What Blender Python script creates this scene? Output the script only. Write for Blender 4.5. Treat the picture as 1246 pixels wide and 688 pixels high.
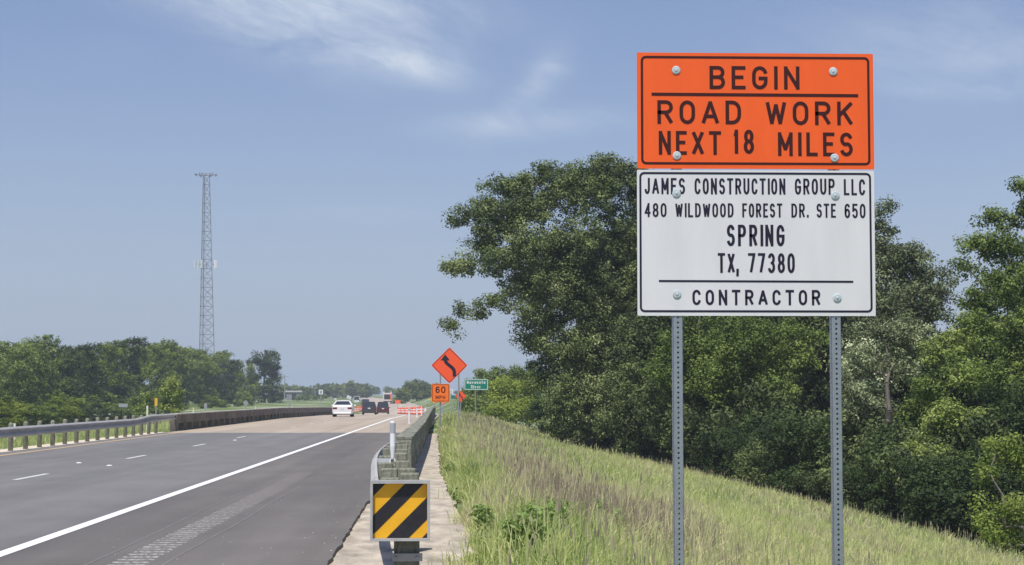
import bpy, bmesh, math, random
import numpy as np
from mathutils import Vector, Matrix, noise as mnoise

for o in list(bpy.data.objects):
    bpy.data.objects.remove(o, do_unlink=True)
S = bpy.context.scene
C = S.collection
R = math.radians
random.seed(7)

# ------------------------------------------------------------------ camera
F = 2210.0                       # focal length in pixels of the 1246 px wide photograph
EYE = 1.6
YAW, PITCH = R(1.9), R(3.62)
cd = bpy.data.cameras.new('camera')
cam = bpy.data.objects.new('camera', cd)
C.objects.link(cam)
cam.location = (0, 0, EYE)
cam.rotation_euler = (R(90) + PITCH, 0, -YAW)
cd.sensor_width = 36.0
cd.lens = F / 1246 * 36
cd.clip_start = 0.1
cd.clip_end = 20000
S.camera = cam
CR = Matrix.Rotation(-YAW, 3, 'Z') @ Matrix.Rotation(PITCH, 3, 'X')

def pt(px, py, D):
    """World point seen at photo pixel (px, py), D metres ahead."""
    v = CR @ Vector(((px - 623) / F, 1, -(py - 344) / F))
    v *= D / v.y
    return Vector((v.x, v.y, v.z + EYE))

def xat(px, D):
    return pt(px, 484, D).x

# ------------------------------------------------------------------ sun, sky, exposure
SUN_EL, SUN_AZ = R(65.5), R(-158)      # azimuth clockwise from +Y
sl = bpy.data.lights.new('sun', 'SUN')
sl.energy = 4.85
sl.angle = R(0.53)
sl.color = (1.0, 0.955, 0.89)
so = bpy.data.objects.new('sun', sl)
C.objects.link(so)
sd = Vector((math.sin(SUN_AZ) * math.cos(SUN_EL), math.cos(SUN_AZ) * math.cos(SUN_EL), math.sin(SUN_EL)))
so.rotation_euler = sd.to_track_quat('Z', 'Y').to_euler()
so.location = (0, 0, 80)

W = bpy.data.worlds.new('World')
S.world = W
W.use_nodes = True
nt = W.node_tree
N, L = nt.nodes, nt.links
N.clear()

def wn(kind, **kw):
    n = N.new(kind)
    for k, v in kw.items():
        setattr(n, k, v)
    return n

def wm(op, a, b=None, c=None, clamp=False):
    n = N.new('ShaderNodeMath')
    n.operation = op
    n.use_clamp = clamp
    for i, v in enumerate((a, b, c)):
        if v is None:
            continue
        if isinstance(v, (int, float)):
            n.inputs[i].default_value = v
        else:
            L.new(v, n.inputs[i])
    return n.outputs[0]

out = wn('ShaderNodeOutputWorld')
bg = wn('ShaderNodeBackground')
bg.inputs['Strength'].default_value = 0.092
L.new(bg.outputs[0], out.inputs[0])
sky = wn('ShaderNodeTexSky', sky_type='NISHITA')
sky.sun_disc = False
sky.sun_elevation = SUN_EL
sky.sun_rotation = SUN_AZ % (2 * math.pi)
sky.altitude = 50
sky.air_density = 1.0
sky.dust_density = 0.8
sky.ozone_density = 1.6
tc = wn('ShaderNodeTexCoord')
sp = wn('ShaderNodeSeparateXYZ')
L.new(tc.outputs['Generated'], sp.inputs[0])
az = wm('ARCTAN2', sp.outputs[0], sp.outputs[1])
el = wm('ARCSINE', sp.outputs[2])

def wnoise(sx, sy, rot, detail, scale, seed, distort=0.0, rough=0.6):
    cb = wn('ShaderNodeCombineXYZ')
    ca, sa = math.cos(rot), math.sin(rot)
    u = wm('ADD', wm('MULTIPLY', az, ca * sx), wm('MULTIPLY', el, sa * sx))
    v = wm('ADD', wm('MULTIPLY', az, -sa * sy), wm('MULTIPLY', el, ca * sy))
    L.new(u, cb.inputs[0])
    L.new(v, cb.inputs[1])
    cb.inputs[2].default_value = seed
    n = wn('ShaderNodeTexNoise')
    n.inputs['Scale'].default_value = scale
    n.inputs['Detail'].default_value = detail
    n.inputs['Roughness'].default_value = rough
    n.inputs['Distortion'].default_value = distort
    L.new(cb.outputs[0], n.inputs['Vector'])
    return n.outputs[0]

def blob(px, py, rx, ry, rot=0.0):
    d = CR @ Vector(((px - 623) / F, 1, -(py - 344) / F))
    d.normalize()
    a0, e0 = math.atan2(d.x, d.y), math.asin(d.z)
    da, de = wm('SUBTRACT', az, a0), wm('SUBTRACT', el, e0)
    ca, sa = math.cos(rot), math.sin(rot)
    u = wm('DIVIDE', wm('ADD', wm('MULTIPLY', da, ca), wm('MULTIPLY', de, sa)), rx / F)
    v = wm('DIVIDE', wm('ADD', wm('MULTIPLY', da, -sa), wm('MULTIPLY', de, ca)), ry / F)
    r2 = wm('ADD', wm('MULTIPLY', u, u), wm('MULTIPLY', v, v))
    return wm('POWER', 2.718, wm('MULTIPLY', r2, -1.0))

masks = [(blob(390, 5, 180, 40, R(-4)), 1.0), (blob(300, 40, 120, 22, R(-22)), 0.35), (blob(400, 55, 110, 34, R(-12)), 0.5),
         (blob(498, 78, 62, 20, R(-14)), 0.95), (blob(640, 150, 110, 16, R(2)), 0.5), (blob(668, 85, 30, 20, R(45)), 0.45),
         (blob(625, 130, 50, 16, R(40)), 0.3),
         (blob(1180, 60, 180, 55, R(-6)), 0.5), (blob(1160, 110, 140, 10, R(-4)), 0.25), (blob(460, 262, 120, 12, R(0)), 0.2)]
tot = None
for m_, k_ in masks:
    t_ = wm('MULTIPLY', m_, k_)
    tot = t_ if tot is None else wm('ADD', tot, t_)
n1 = wnoise(9, 26, R(-12), 7, 1.0, 3.1, 1.3, 0.55)
n2 = wnoise(34, 110, R(-20), 6, 1.0, 8.2, 1.6, 0.6)
wisp = wm('ADD', wm('MULTIPLY', n1, 0.75), wm('MULTIPLY', n2, 0.25))
wispc = wm('MULTIPLY', wm('SUBTRACT', wisp, 0.31), 2.9, clamp=True)
# thin cirrus elsewhere round the whole sky
n3 = wnoise(2.2, 7.0, R(-10), 6, 1.0, 1.7, 0.9, 0.55)
gen = wm('MULTIPLY', wm('SUBTRACT', n3, 0.58), 1.6, clamp=True)
cl = wm('ADD', wm('MULTIPLY', tot, wispc), wm('MULTIPLY', gen, 0.25), clamp=True)
cl = wm('MULTIPLY', cl, 0.95, clamp=True)
hs = wn('ShaderNodeHueSaturation')
hs.inputs['Saturation'].default_value = 1.0
hs.inputs['Value'].default_value = 1.0
L.new(sky.outputs[0], hs.inputs['Color'])
tnt = wn('ShaderNodeMixRGB', blend_type='MULTIPLY')
tnt.inputs[0].default_value = 1
L.new(hs.outputs[0], tnt.inputs[1])
tnt.inputs[2].default_value = (1.02, 1.0, 1.19, 1)
# moist summer air paling the sky towards the horizon, the same all the way round
hz_f = wm('MULTIPLY', wm('POWER', 2.718, wm('MULTIPLY', wm('MAXIMUM', el, 0.0), -10.0)), .92)
hzm = wn('ShaderNodeMixRGB')
L.new(hz_f, hzm.inputs[0])
L.new(tnt.outputs[0], hzm.inputs[1])
hzm.inputs[2].default_value = (4.2, 5.45, 7.2, 1)
mx = wn('ShaderNodeMixRGB')
L.new(cl, mx.inputs[0])
L.new(hzm.outputs[0], mx.inputs[1])
mx.inputs[2].default_value = (7.3, 8.2, 9.4, 1)
L.new(mx.outputs[0], bg.inputs['Color'])

S.view_settings.view_transform = 'Standard'
S.view_settings.look = 'None'
S.view_settings.exposure = 0.0
S.view_settings.gamma = 1.0
S.render.engine = 'CYCLES'
S.cycles.max_bounces = 5
S.cycles.diffuse_bounces = 3
S.cycles.transmission_bounces = 3
S.cycles.volume_bounces = 0
S.cycles.transparent_max_bounces = 8

# ------------------------------------------------------------------ helpers
def mat(name, col, rough=0.7, metal=0.0, var=0.0, vscale=4.0, spec=0.4, bump=0.0, bscale=40.0, col2=None, detail=5.0, emit=None, stretch=None):
    m = bpy.data.materials.new(name)
    m.use_nodes = True
    t = m.node_tree
    b = t.nodes['Principled BSDF']
    b.inputs['Base Color'].default_value = (*col, 1)
    b.inputs['Roughness'].default_value = rough
    b.inputs['Metallic'].default_value = metal
    b.inputs['Specular IOR Level'].default_value = spec
    g = t.nodes.new('ShaderNodeNewGeometry')
    if var or col2:
        n = t.nodes.new('ShaderNodeTexNoise')
        n.inputs['Scale'].default_value = vscale
        n.inputs['Detail'].default_value = detail
        n.inputs['Roughness'].default_value = 0.65
        if stretch:
            mp = t.nodes.new('ShaderNodeMapping')
            mp.inputs['Scale'].default_value = stretch
            t.links.new(g.outputs['Position'], mp.inputs['Vector'])
            t.links.new(mp.outputs[0], n.inputs['Vector'])
        else:
            t.links.new(g.outputs['Position'], n.inputs['Vector'])
        r = t.nodes.new('ShaderNodeValToRGB')
        r.color_ramp.elements[0].position = 0.32
        r.color_ramp.elements[1].position = 0.68
        a = tuple(c * (1 - var) for c in col)
        z = col2 if col2 else tuple(min(1, c * (1 + var)) for c in col)
        r.color_ramp.elements[0].color = (*a, 1)
        r.color_ramp.elements[1].color = (*z, 1)
        t.links.new(n.outputs[0], r.inputs[0])
        t.links.new(r.outputs[0], b.inputs['Base Color'])
    if bump:
        n2 = t.nodes.new('ShaderNodeTexNoise')
        n2.inputs['Scale'].default_value = bscale
        n2.inputs['Detail'].default_value = 4
        t.links.new(g.outputs['Position'], n2.inputs['Vector'])
        bp = t.nodes.new('ShaderNodeBump')
        bp.inputs['Strength'].default_value = bump
        bp.inputs['Distance'].default_value = 0.02
        t.links.new(n2.outputs[0], bp.inputs['Height'])
        t.links.new(bp.outputs[0], b.inputs['Normal'])
    return m

def leaf_mat(name, ramp, trans=0.35, rough=0.55, spec=0.25):
    """Colour from the per-face 'tint' attribute."""
    m = bpy.data.materials.new(name)
    m.use_nodes = True
    t = m.node_tree
    b = t.nodes['Principled BSDF']
    o = t.nodes['Material Output']
    a = t.nodes.new('ShaderNodeAttribute')
    a.attribute_name = 'tint'
    r = t.nodes.new('ShaderNodeValToRGB')
    els = r.color_ramp.elements
    while len(els) < len(ramp):
        els.new(0.5)
    for e, (p, c) in zip(els, ramp):
        e.position = p
        e.color = (*c, 1)
    t.links.new(a.outputs['Fac'], r.inputs[0])
    t.links.new(r.outputs[0], b.inputs['Base Color'])
    b.inputs['Roughness'].default_value = rough
    b.inputs['Specular IOR Level'].default_value = spec
    tr = t.nodes.new('ShaderNodeBsdfTranslucent')
    t.links.new(r.outputs[0], tr.inputs['Color'])
    mxs = t.nodes.new('ShaderNodeMixShader')
    mxs.inputs[0].default_value = trans
    t.links.new(b.outputs[0], mxs.inputs[1])
    t.links.new(tr.outputs[0], mxs.inputs[2])
    t.links.new(mxs.outputs[0], o.inputs['Surface'])
    return m

class MB:
    """Collects shapes and builds one mesh object."""
    def __init__(self):
        self.v, self.f, self.mi = [], [], []
    def add(self, vs, fs, mi=0):
        b = len(self.v)
        self.v += [tuple(p) for p in vs]
        self.f += [tuple(i + b for i in f) for f in fs]
        self.mi += [mi] * len(fs)
    def box(self, x0, x1, y0, y1, z0, z1, mi=0, ch=0.0):
        if ch <= 0:
            vs = [(x0, y0, z0), (x1, y0, z0), (x1, y1, z0), (x0, y1, z0), (x0, y0, z1), (x1, y0, z1), (x1, y1, z1), (x0, y1, z1)]
            self.add(vs, [(0, 3, 2, 1), (4, 5, 6, 7), (0, 1, 5, 4), (1, 2, 6, 5), (2, 3, 7, 6), (3, 0, 4, 7)], mi)
            return
        # chamfered vertical and top edges
        def ring(z, i):
            return [(x0 + i + ch, y0 + i, z), (x1 - i - ch, y0 + i, z), (x1 - i, y0 + i + ch, z), (x1 - i, y1 - i - ch, z),
                    (x1 - i - ch, y1 - i, z), (x0 + i + ch, y1 - i, z), (x0 + i, y1 - i - ch, z), (x0 + i, y0 + i + ch, z)]
        rs = [ring(z0, 0), ring(z1 - ch, 0), ring(z1, ch * 0.8)]
        vs = sum(rs, [])
        fs = [tuple(range(7, -1, -1)), tuple(range(16, 24))]
        for k in range(2):
            for j in range(8):
                a = k * 8 + j
                b = k * 8 + (j + 1) % 8
                fs.append((a, b, b + 8, a + 8))
        self.add(vs, fs, mi)
    def tube(self, p, q, r0, r1=None, n=8, mi=0, caps=True):
        r1 = r0 if r1 is None else r1
        p, q = Vector(p), Vector(q)
        d = (q - p).normalized()
        a = d.orthogonal().normalized()
        b = d.cross(a)
        vs = []
        for c, r in ((p, r0), (q, r1)):
            for k in range(n):
                t = 2 * math.pi * k / n
                vs.append(c + a * math.cos(t) * r + b * math.sin(t) * r)
        fs = [(k, (k + 1) % n, n + (k + 1) % n, n + k) for k in range(n)]
        if caps:
            fs += [tuple(range(n - 1, -1, -1)), tuple(range(n, 2 * n))]
        self.add(vs, fs, mi)
    def path(self, pts, rads, n=7, mi=0):
        for i in range(len(pts) - 1):
            self.tube(pts[i], pts[i + 1], rads[i], rads[i + 1], n, mi, caps=(i == 0 or i == len(pts) - 2))
    def bar(self, p, q, w, h, mi=0):
        """rectangular bar from p to q, w wide (horizontal), h high"""
        p, q = Vector(p), Vector(q)
        d = (q - p).normalized()
        a = d.cross(Vector((0, 0, 1)))
        a = Vector((1, 0, 0)) if a.length < 1e-4 else a.normalized()
        b = a.cross(d).normalized()
        vs = []
        for c in (p, q):
            for s, t in ((-1, -1), (1, -1), (1, 1), (-1, 1)):
                vs.append(c + a * s * w / 2 + b * t * h / 2)
        self.add(vs, [(0, 3, 2, 1), (4, 5, 6, 7), (0, 1, 5, 4), (1, 2, 6, 5), (2, 3, 7, 6), (3, 0, 4, 7)], mi)
    def lathe(self, prof, c=(0, 0, 0), n=20, axis='Z', mi=0):
        vs, fs = [], []
        for r, h in prof:
            for k in range(n):
                t = 2 * math.pi * k / n
                x, y = math.cos(t) * r, math.sin(t) * r
                v = {'Z': (x, y, h), 'Y': (x, -h, y), 'X': (h, x, y)}[axis]
                vs.append((v[0] + c[0], v[1] + c[1], v[2] + c[2]))
        for i in range(len(prof) - 1):
            for k in range(n):
                a, b = i * n + k, i * n + (k + 1) % n
                fs.append((a, b, b + n, a + n))
        fs.append(tuple(range(n - 1, -1, -1)))
        fs.append(tuple(range((len(prof) - 1) * n, len(prof) * n)))
        self.add(vs, fs, mi)
    def mesh(self, name, mats):
        me = bpy.data.meshes.new(name)
        me.from_pydata(self.v, [], self.f)
        ms = mats if isinstance(mats, (list, tuple)) else [mats]
        for m in ms:
            me.materials.append(m)
        if len(ms) > 1:
            me.polygons.foreach_set('material_index', self.mi)
        me.update()
        return me
    def build(self, name, mats, parent=None, loc=None, rz=None, smooth=False):
        me = self.mesh(name, mats)
        if smooth:
            me.shade_smooth()
        o = bpy.data.objects.new(name, me)
        C.objects.link(o)
        if parent:
            o.parent = parent
        if loc is not None:
            o.location = loc
        if rz is not None:
            o.rotation_euler.z = rz
        return o

def tag(o, label=None, cat=None, group=None, kind=None):
    if label: o['label'] = label
    if cat: o['category'] = cat
    if group: o['group'] = group
    if kind: o['kind'] = kind
    return o

def empty(name, loc, label, cat, rz=0.0, group=None):
    o = bpy.data.objects.new(name, None)
    C.objects.link(o)
    o.location = loc
    o.rotation_euler.z = rz
    o.empty_display_size = 0.2
    return tag(o, label, cat, group)

def kid(name, me, parent, loc=(0, 0, 0), rz=0.0):
    o = bpy.data.objects.new(name, me)
    C.objects.link(o)
    o.parent = parent
    o.location = loc
    o.rotation_euler.z = rz
    return o

def copy_tree(o, parent=None):
    c = o.copy()
    C.objects.link(c)
    c.parent = parent
    for ch in list(o.children):
        copy_tree(ch, c)
    return c

def np_mesh(name, V, faces, mats, tint=None, mi=None, nper=4, smooth=False):
    """V (n,3), faces (m,nper)"""
    me = bpy.data.meshes.new(name)
    V = np.ascontiguousarray(V, dtype=np.float32)
    faces = np.ascontiguousarray(faces, dtype=np.int32)
    me.vertices.add(len(V))
    me.vertices.foreach_set('co', V.ravel())
    me.loops.add(faces.size)
    me.loops.foreach_set('vertex_index', faces.ravel())
    me.polygons.add(len(faces))
    me.polygons.foreach_set('loop_start', np.arange(0, faces.size, nper, dtype=np.int32))
    for m in (mats if isinstance(mats, (list, tuple)) else [mats]):
        me.materials.append(m)
    if mi is not None:
        me.polygons.foreach_set('material_index', np.ascontiguousarray(mi, dtype=np.int32))
    if tint is not None:
        a = me.attributes.new('tint', 'FLOAT', 'FACE')
        a.data.foreach_set('value', np.ascontiguousarray(tint, dtype=np.float32))
    me.update()
    me.validate()
    return me

def sstep(a, b, x):
    t = max(0.0, min(1.0, (x - a) / (b - a)))
    return t * t * (3 - 2 * t)

# ------------------------------------------------------------------ the lie of the land
def shift(Y):
    return -7.1e-5 * max(0.0, Y - 150) ** 2 if Y < 760 else -7.1e-5 * 610 ** 2 - 0.0866 * (Y - 760)

def zr(Y):
    return float(np.interp(Y, [-100, 140, 190, 240, 300, 360, 480, 600, 720, 1000, 3000], [0, 0, -.22, -.65, -1.08, -1.15, -.45, .45, .8, 2.2, 3]))

def toe(Y):
    return float(np.interp(Y, [0, 42, 60, 75, 105, 130, 160, 220], [13.4, 13.4, 12.2, 9.8, 7.1, 5.5, 5.0, 5.0]))

def ground(X, Y):
    # right hand side: planar embankment falling to the tree line
    if X > 0.2:
        t = toe(Y)
        z = -0.185 * max(0.0, min(X, t) - 1.0) - 0.02
        if X > t:
            z = max(z - 0.22 * (X - t), -4.8)
    else:
        z = -0.02
    zf = float(np.interp(Y, [150, 240, 300, 450, 600, 1200, 3000], [-1.3, -1.0, -.35, 1.35, 1.9, 3.0, 4.0]))
    zright = z + (zf - z) * sstep(150, 250, Y)
    zn = -0.25 - 1.25 * sstep(14, 45, -X)
    zl = float(np.interp(Y, [150, 200, 260, 560, 800, 3000], [-1.2, -.8, -.1, .62, 1.1, 3.0]))
    zleft = zn + (zl - zn) * sstep(170, 270, Y)
    s = shift(Y)
    xl, xr = -13.9 + s, (-0.6 + s if Y > 83 else 0.2)
    zc = zr(Y) - 0.3
    if X < xl:
        k = sstep(0, 5, xl - X)
        z0 = zc + 0.12
        return z0 + (zleft - z0) * k
    if X > xr:
        if Y < 140:
            return zright
        k = sstep(0, 6, X - xr) * sstep(140, 170, Y) + (1 - sstep(140, 170, Y))
        return zc + (zright - zc) * k
    return zc

gx = sorted(set([round(x, 2) for x in list(np.arange(-14.6, -13.2, .35)) + list(np.arange(-13.2, -0.2, 1.6)) + list(np.arange(-0.2, 16, .8)) + list(np.arange(16, 60, 6)) + list(np.arange(-60, -14.6, 3.5))
        + [60, 90, 140, 220, 400, 800, 1600, 3500, 7000, -60, -90, -140, -220, -400, -800, -1600, -3500, -7000]]))
gy = sorted(set([-300, -100, -40] + list(np.arange(-20, 150, 3.0)) + list(np.arange(150, 420, 8.0)) + list(np.arange(420, 1000, 30.0)) + [1100, 1300, 1600, 2000, 2700, 4000, 7000]))
V = np.array([(x, y, ground(x, y) + 0.03 * mnoise.noise(Vector((x * .6, y * .3, 0))) * (1 if (x > .4 or x < -15) else 0)) for y in gy for x in gx])
nx, ny = len(gx), len(gy)
Fc = np.array([(j * nx + i, j * nx + i + 1, (j + 1) * nx + i + 1, (j + 1) * nx + i) for j in range(ny - 1) for i in range(nx - 1)])

gm = bpy.data.materials.new('grass_ground')
gm.use_nodes = True
t = gm.node_tree
b = t.nodes['Principled BSDF']
b.inputs['Roughness'].default_value = 0.95
b.inputs['Specular IOR Level'].default_value = 0.1
g = t.nodes.new('ShaderNodeNewGeometry')
def gnoise(scale, det):
    n = t.nodes.new('ShaderNodeTexNoise')
    n.inputs['Scale'].default_value = scale
    n.inputs['Detail'].default_value = det
    t.links.new(g.outputs['Position'], n.inputs['Vector'])
    return n.outputs[0]
r1 = t.nodes.new('ShaderNodeValToRGB')
for e, (p, c) in zip([r1.color_ramp.elements[0], r1.color_ramp.elements[1], r1.color_ramp.elements.new(.5)],
                     [(.3, (.09, .145, .035)), (.72, (.20, .22, .08)), (.5, (.135, .185, .05))]):
    e.position = p
    e.color = (*c, 1)
t.links.new(gnoise(0.08, 8), r1.inputs[0])
r2 = t.nodes.new('ShaderNodeValToRGB')
r2.color_ramp.elements[0].position = .3
r2.color_ramp.elements[1].position = .7
r2.color_ramp.elements[0].color = (.78, .78, .78, 1)
r2.color_ramp.elements[1].color = (1.08, 1.08, 1.05, 1)
t.links.new(gnoise(1.4, 8), r2.inputs[0])
mm = t.nodes.new('ShaderNodeMixRGB')
mm.blend_type = 'MULTIPLY'
mm.inputs[0].default_value = 1
t.links.new(r1.outputs[0], mm.inputs[1])
t.links.new(r2.outputs[0], mm.inputs[2])
t.links.new(mm.outputs[0], b.inputs['Base Color'])
me = np_mesh('ground', V, Fc, gm)
me.shade_smooth()
o = bpy.data.objects.new('ground', me)
C.objects.link(o)
tag(o, kind='structure')

# ------------------------------------------------------------------ road materials
def road_mat(name, col, warm, patch=0.10, dots=0.25, track=None):
    m = bpy.data.materials.new(name)
    m.use_nodes = True
    t = m.node_tree
    b = t.nodes['Principled BSDF']
    b.inputs['Roughness'].default_value = 0.88
    b.inputs['Specular IOR Level'].default_value = 0.25
    g = t.nodes.new('ShaderNodeNewGeometry')
    def nz(scale, det, st=(1, 1, 1)):
        mp = t.nodes.new('ShaderNodeMapping')
        mp.inputs['Scale'].default_value = st
        t.links.new(g.outputs['Position'], mp.inputs['Vector'])
        n = t.nodes.new('ShaderNodeTexNoise')
        n.inputs['Scale'].default_value = scale
        n.inputs['Detail'].default_value = det
        t.links.new(mp.outputs[0], n.inputs['Vector'])
        return n.outputs[0]
    def ramp(f, a, c0, b_, c1):
        r = t.nodes.new('ShaderNodeValToRGB')
        r.color_ramp.elements[0].position = a
        r.color_ramp.elements[1].position = b_
        r.color_ramp.elements[0].color = (*c0, 1)
        r.color_ramp.elements[1].color = (*c1, 1)
        t.links.new(f, r.inputs[0])
        return r.outputs[0]
    def mul(a, b_):
        x = t.nodes.new('ShaderNodeMixRGB')
        x.blend_type = 'MULTIPLY'
        x.inputs[0].default_value = 1
        t.links.new(a, x.inputs[1])
        t.links.new(b_, x.inputs[2])
        return x.outputs[0]
    c = ramp(nz(0.35, 6, (1.6, .12, 1)), .3, tuple(v * (1 - patch) for v in col), .7, warm)
    c = mul(c, ramp(nz(70, 3), .3, (1 - dots,) * 3, .7, (1 + dots,) * 3))
    c = mul(c, ramp(nz(1.2, 5, (1, .35, 1)), .35, (.93,) * 3, .65, (1.06,) * 3))
    c = mul(c, ramp(nz(9, 6, (1, .8, 1)), .58, (1,) * 3, .8, (.86, .86, .85)))
    # polished wheel paths and oil line, long streaks down the lanes
    c = mul(c, ramp(nz(.9, 2, (1.3, .004, 1)), .4, (.93,) * 3, .62, (1.07,) * 3))
    t.links.new(c, b.inputs['Base Color'])
    bp = t.nodes.new('ShaderNodeBump')
    bp.inputs['Strength'].default_value = 0.5
    bp.inputs['Distance'].default_value = 0.006
    t.links.new(nz(90, 3), bp.inputs['Height'])
    t.links.new(bp.outputs[0], b.inputs['Normal'])
    return m

M_lane = road_mat('lane_asphalt', (.178, .175, .174), (.19, .187, .183), .12, .22)
M_shld = road_mat('shoulder_asphalt', (.143, .134, .128), (.166, .155, .145), .14, .24)
M_deck = road_mat('deck_concrete', (.37, .31, .24), (.43, .37, .30), .07, .08)
M_farr = road_mat('far_pavement', (.40, .34, .27), (.50, .43, .35), .07, .08)
M_strip = mat('strip_concrete', (.34, .30, .24), .9, var=.25, vscale=3.2, col2=(.60, .525, .42), bump=.4, bscale=30, detail=14, stretch=(1, .4, 1))
M_wpaint = mat('white_road_paint', (.80, .80, .79), .6, var=.06, vscale=8)
M_worn = mat('worn_white_paint', (.62, .62, .61), .6, var=.15, vscale=14)
M_ypaint = mat('yellow_road_paint', (.58, .40, .22), .6, var=.12, vscale=3)
M_galv = mat('galvanised_steel', (.43, .42, .40), .6, .05, var=.14, vscale=3, stretch=(1, .3, 1))
M_galvd = mat('weathered_galvanised', (.27, .28, .29), .5, .55, var=.15, vscale=5)
M_wood = mat('weathered_timber', (.20, .21, .15), .9, var=.35, vscale=9, bump=.6, bscale=25, col2=(.30, .30, .235), stretch=(3, 3, .6))
M_mow = mat('mow_strip', (.60, .53, .42), .95, var=.18, vscale=1.2)
M_dark = mat('dark_metal', (.03, .03, .03), .6)

def ribbon(name, x0, x1, Y0, Y1, dz, m, step=4.0, thick=0.0, wob=None, follow=True):
    n = max(2, int((Y1 - Y0) / step) + 1)
    vs, fs = [], []
    for i in range(n):
        Y = Y0 + (Y1 - Y0) * i / (n - 1)
        s = shift(Y) if follow else 0
        a = x0(Y) if callable(x0) else x0
        c = x1(Y) if callable(x1) else x1
        if wob:
            c += wob * mnoise.noise(Vector((Y * 1.3, 3.3, 0))) + wob * .6 * mnoise.noise(Vector((Y * 5.1, 7.3, 0)))
        z = zr(Y) + dz
        vs += [(a + s, Y, z), (c + s, Y, z), (c + s + .01, Y, z - thick)]
        if i:
            k = 3 * i
            fs.append((k - 3, k - 2, k + 1, k))
            if thick:
                fs.append((k - 2, k - 1, k + 2, k + 1))
    me = bpy.data.meshes.new(name)
    me.from_pydata(vs, [], fs)
    me.materials.append(m)
    o = bpy.data.objects.new(name, me)
    C.objects.link(o)
    return tag(o, kind='structure')

XW = -4.6           # white edge line
XD = -8.47          # lane dashes
XY = -12.4          # yellow line
BY = 83.0           # bridge joint
ribbon('road', -13.12, XW - .02, -40, BY, 0.0, M_lane, 3)
RX0, RX1 = -3.36, -2.90
ribbon('road_shoulder', XW - .02, RX0, -40, BY, 0.0, M_shld, 3)
ribbon('road_shoulder', RX1, lambda Y: float(np.interp(Y, [0, 17.5, 28, 40, 83], [-1.15, -1.2, -1.28, -1.42, -1.62])), -40, BY, 0.0, M_shld, .25, thick=0.07, wob=.035)
ribbon('bridge_deck', -13.12, -1.2, BY, 205, 0.0, M_deck, 4, thick=.25)
ribbon('road', -13.4, -1.2, 205, 1000, 0.0, M_farr, 10)
ribbon('concrete_apron', -1.75, lambda Y: float(np.interp(Y, [0, 22, 32, 40, 83], [.30, .26, -.05, -.25, -.65])), -20, BY, -.045, M_strip, .5, thick=.2, wob=.07)
ribbon('mow_strip', -14.15, -13.12, -40, 86, -.03, M_mow, 2)

# milled rumble strip: one grooved strip let into the shoulder
M_rum = road_mat('rumble_asphalt', (.158, .15, .144), (.18, .171, .163), .1, .3)
M_rumg = mat('rumble_groove', (.12, .115, .11), .9, var=.3, vscale=22, col2=(.44, .43, .41), detail=3)
vs, fs, mi = [], [], []
y = 0.0
t_ = M_rumg.node_tree
_g, _s, _m, _x = t_.nodes.new('ShaderNodeNewGeometry'), t_.nodes.new('ShaderNodeSeparateXYZ'), t_.nodes.new('ShaderNodeMapRange'), t_.nodes.new('ShaderNodeMixRGB')
_m.inputs['From Min'].default_value, _m.inputs['From Max'].default_value = 16, 33      # pale groove colour fades to the shoulder tone farther on
t_.links.new(_g.outputs['Position'], _s.inputs[0])
t_.links.new(_s.outputs[1], _m.inputs[0])
_b = t_.nodes['Principled BSDF']
_l = _b.inputs['Base Color'].links[0].from_socket
t_.links.new(_m.outputs[0], _x.inputs[0])
t_.links.new(_l, _x.inputs[1])
_x.inputs[2].default_value = (.165, .155, .148, 1)
t_.links.new(_x.outputs[0], _b.inputs['Base Color'])
rows = []
rr = random.Random(3)
while y < 39:
    rows += [(y, 0, 0), (y + .13, 0, 1), (y + .16, -.012, 1), (y + .25, -.012, 1), (y + .29, 0, 0)]
    y += .305
rows.append((y, 0, 0))
RYE = y
for (yy, zz, _) in rows:
    j = rr.uniform(-.02, .02)
    vs += [(RX0, yy, 0), (RX0 + .05 + j, yy, zz), (RX1 - .05 + j, yy, zz), (RX1, yy, 0)]
for i in range(len(rows) - 1):
    for k in range(3):
        fs.append((4 * i + k, 4 * i + k + 1, 4 * i + 5 + k, 4 * i + 4 + k))
        mi.append(1 if (rows[i][2] and k == 1) else 0)
me = bpy.data.meshes.new('rumble_strip')
me.from_pydata(vs, [], fs)
me.materials.append(M_shld)
me.materials.append(M_rumg)
me.polygons.foreach_set('material_index', mi)
o = bpy.data.objects.new('rumble_strip', me)
C.objects.link(o)
tag(o, kind='structure')

ribbon('road_shoulder', RX0, RX1, RYE, BY, 0.0, M_shld, 3)
M_scuff = mat('scuffed_asphalt', (.17, .16, .152), .85, var=.1, vscale=2, col2=(.21, .20, .19))
ribbon('scuff_mark', lambda Y: RX0 - .17 + .03 * math.sin(Y * .4), lambda Y: RX0 - .145 + .03 * math.sin(Y * .4), 14, 31, .003, M_scuff, 1)
ribbon('scuff_mark', lambda Y: RX1 + .15 + .02 * math.sin(Y * .6), lambda Y: RX1 + .175 + .02 * math.sin(Y * .6), 14, 33, .003, M_scuff, 1)

# painted lines
ribbon('edge_line', XW - .085, XW + .085, -40, 330, .005, M_wpaint, 3)
def yl(off):
    return lambda Y: XY + off
ribbon('yellow_line', yl(-.08), yl(.08), -40, 330, .005, M_ypaint, 3)
d1 = 35.7
k = -2
while d1 + 12.2 * k < 330:
    a = d1 + 12.2 * k
    if a > -5 and not (80 < a < 88):
        ribbon('lane_dash', XD - .06, XD + .06, a, a + 2.9, .005, M_worn, 1.5)
    k += 1
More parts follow.
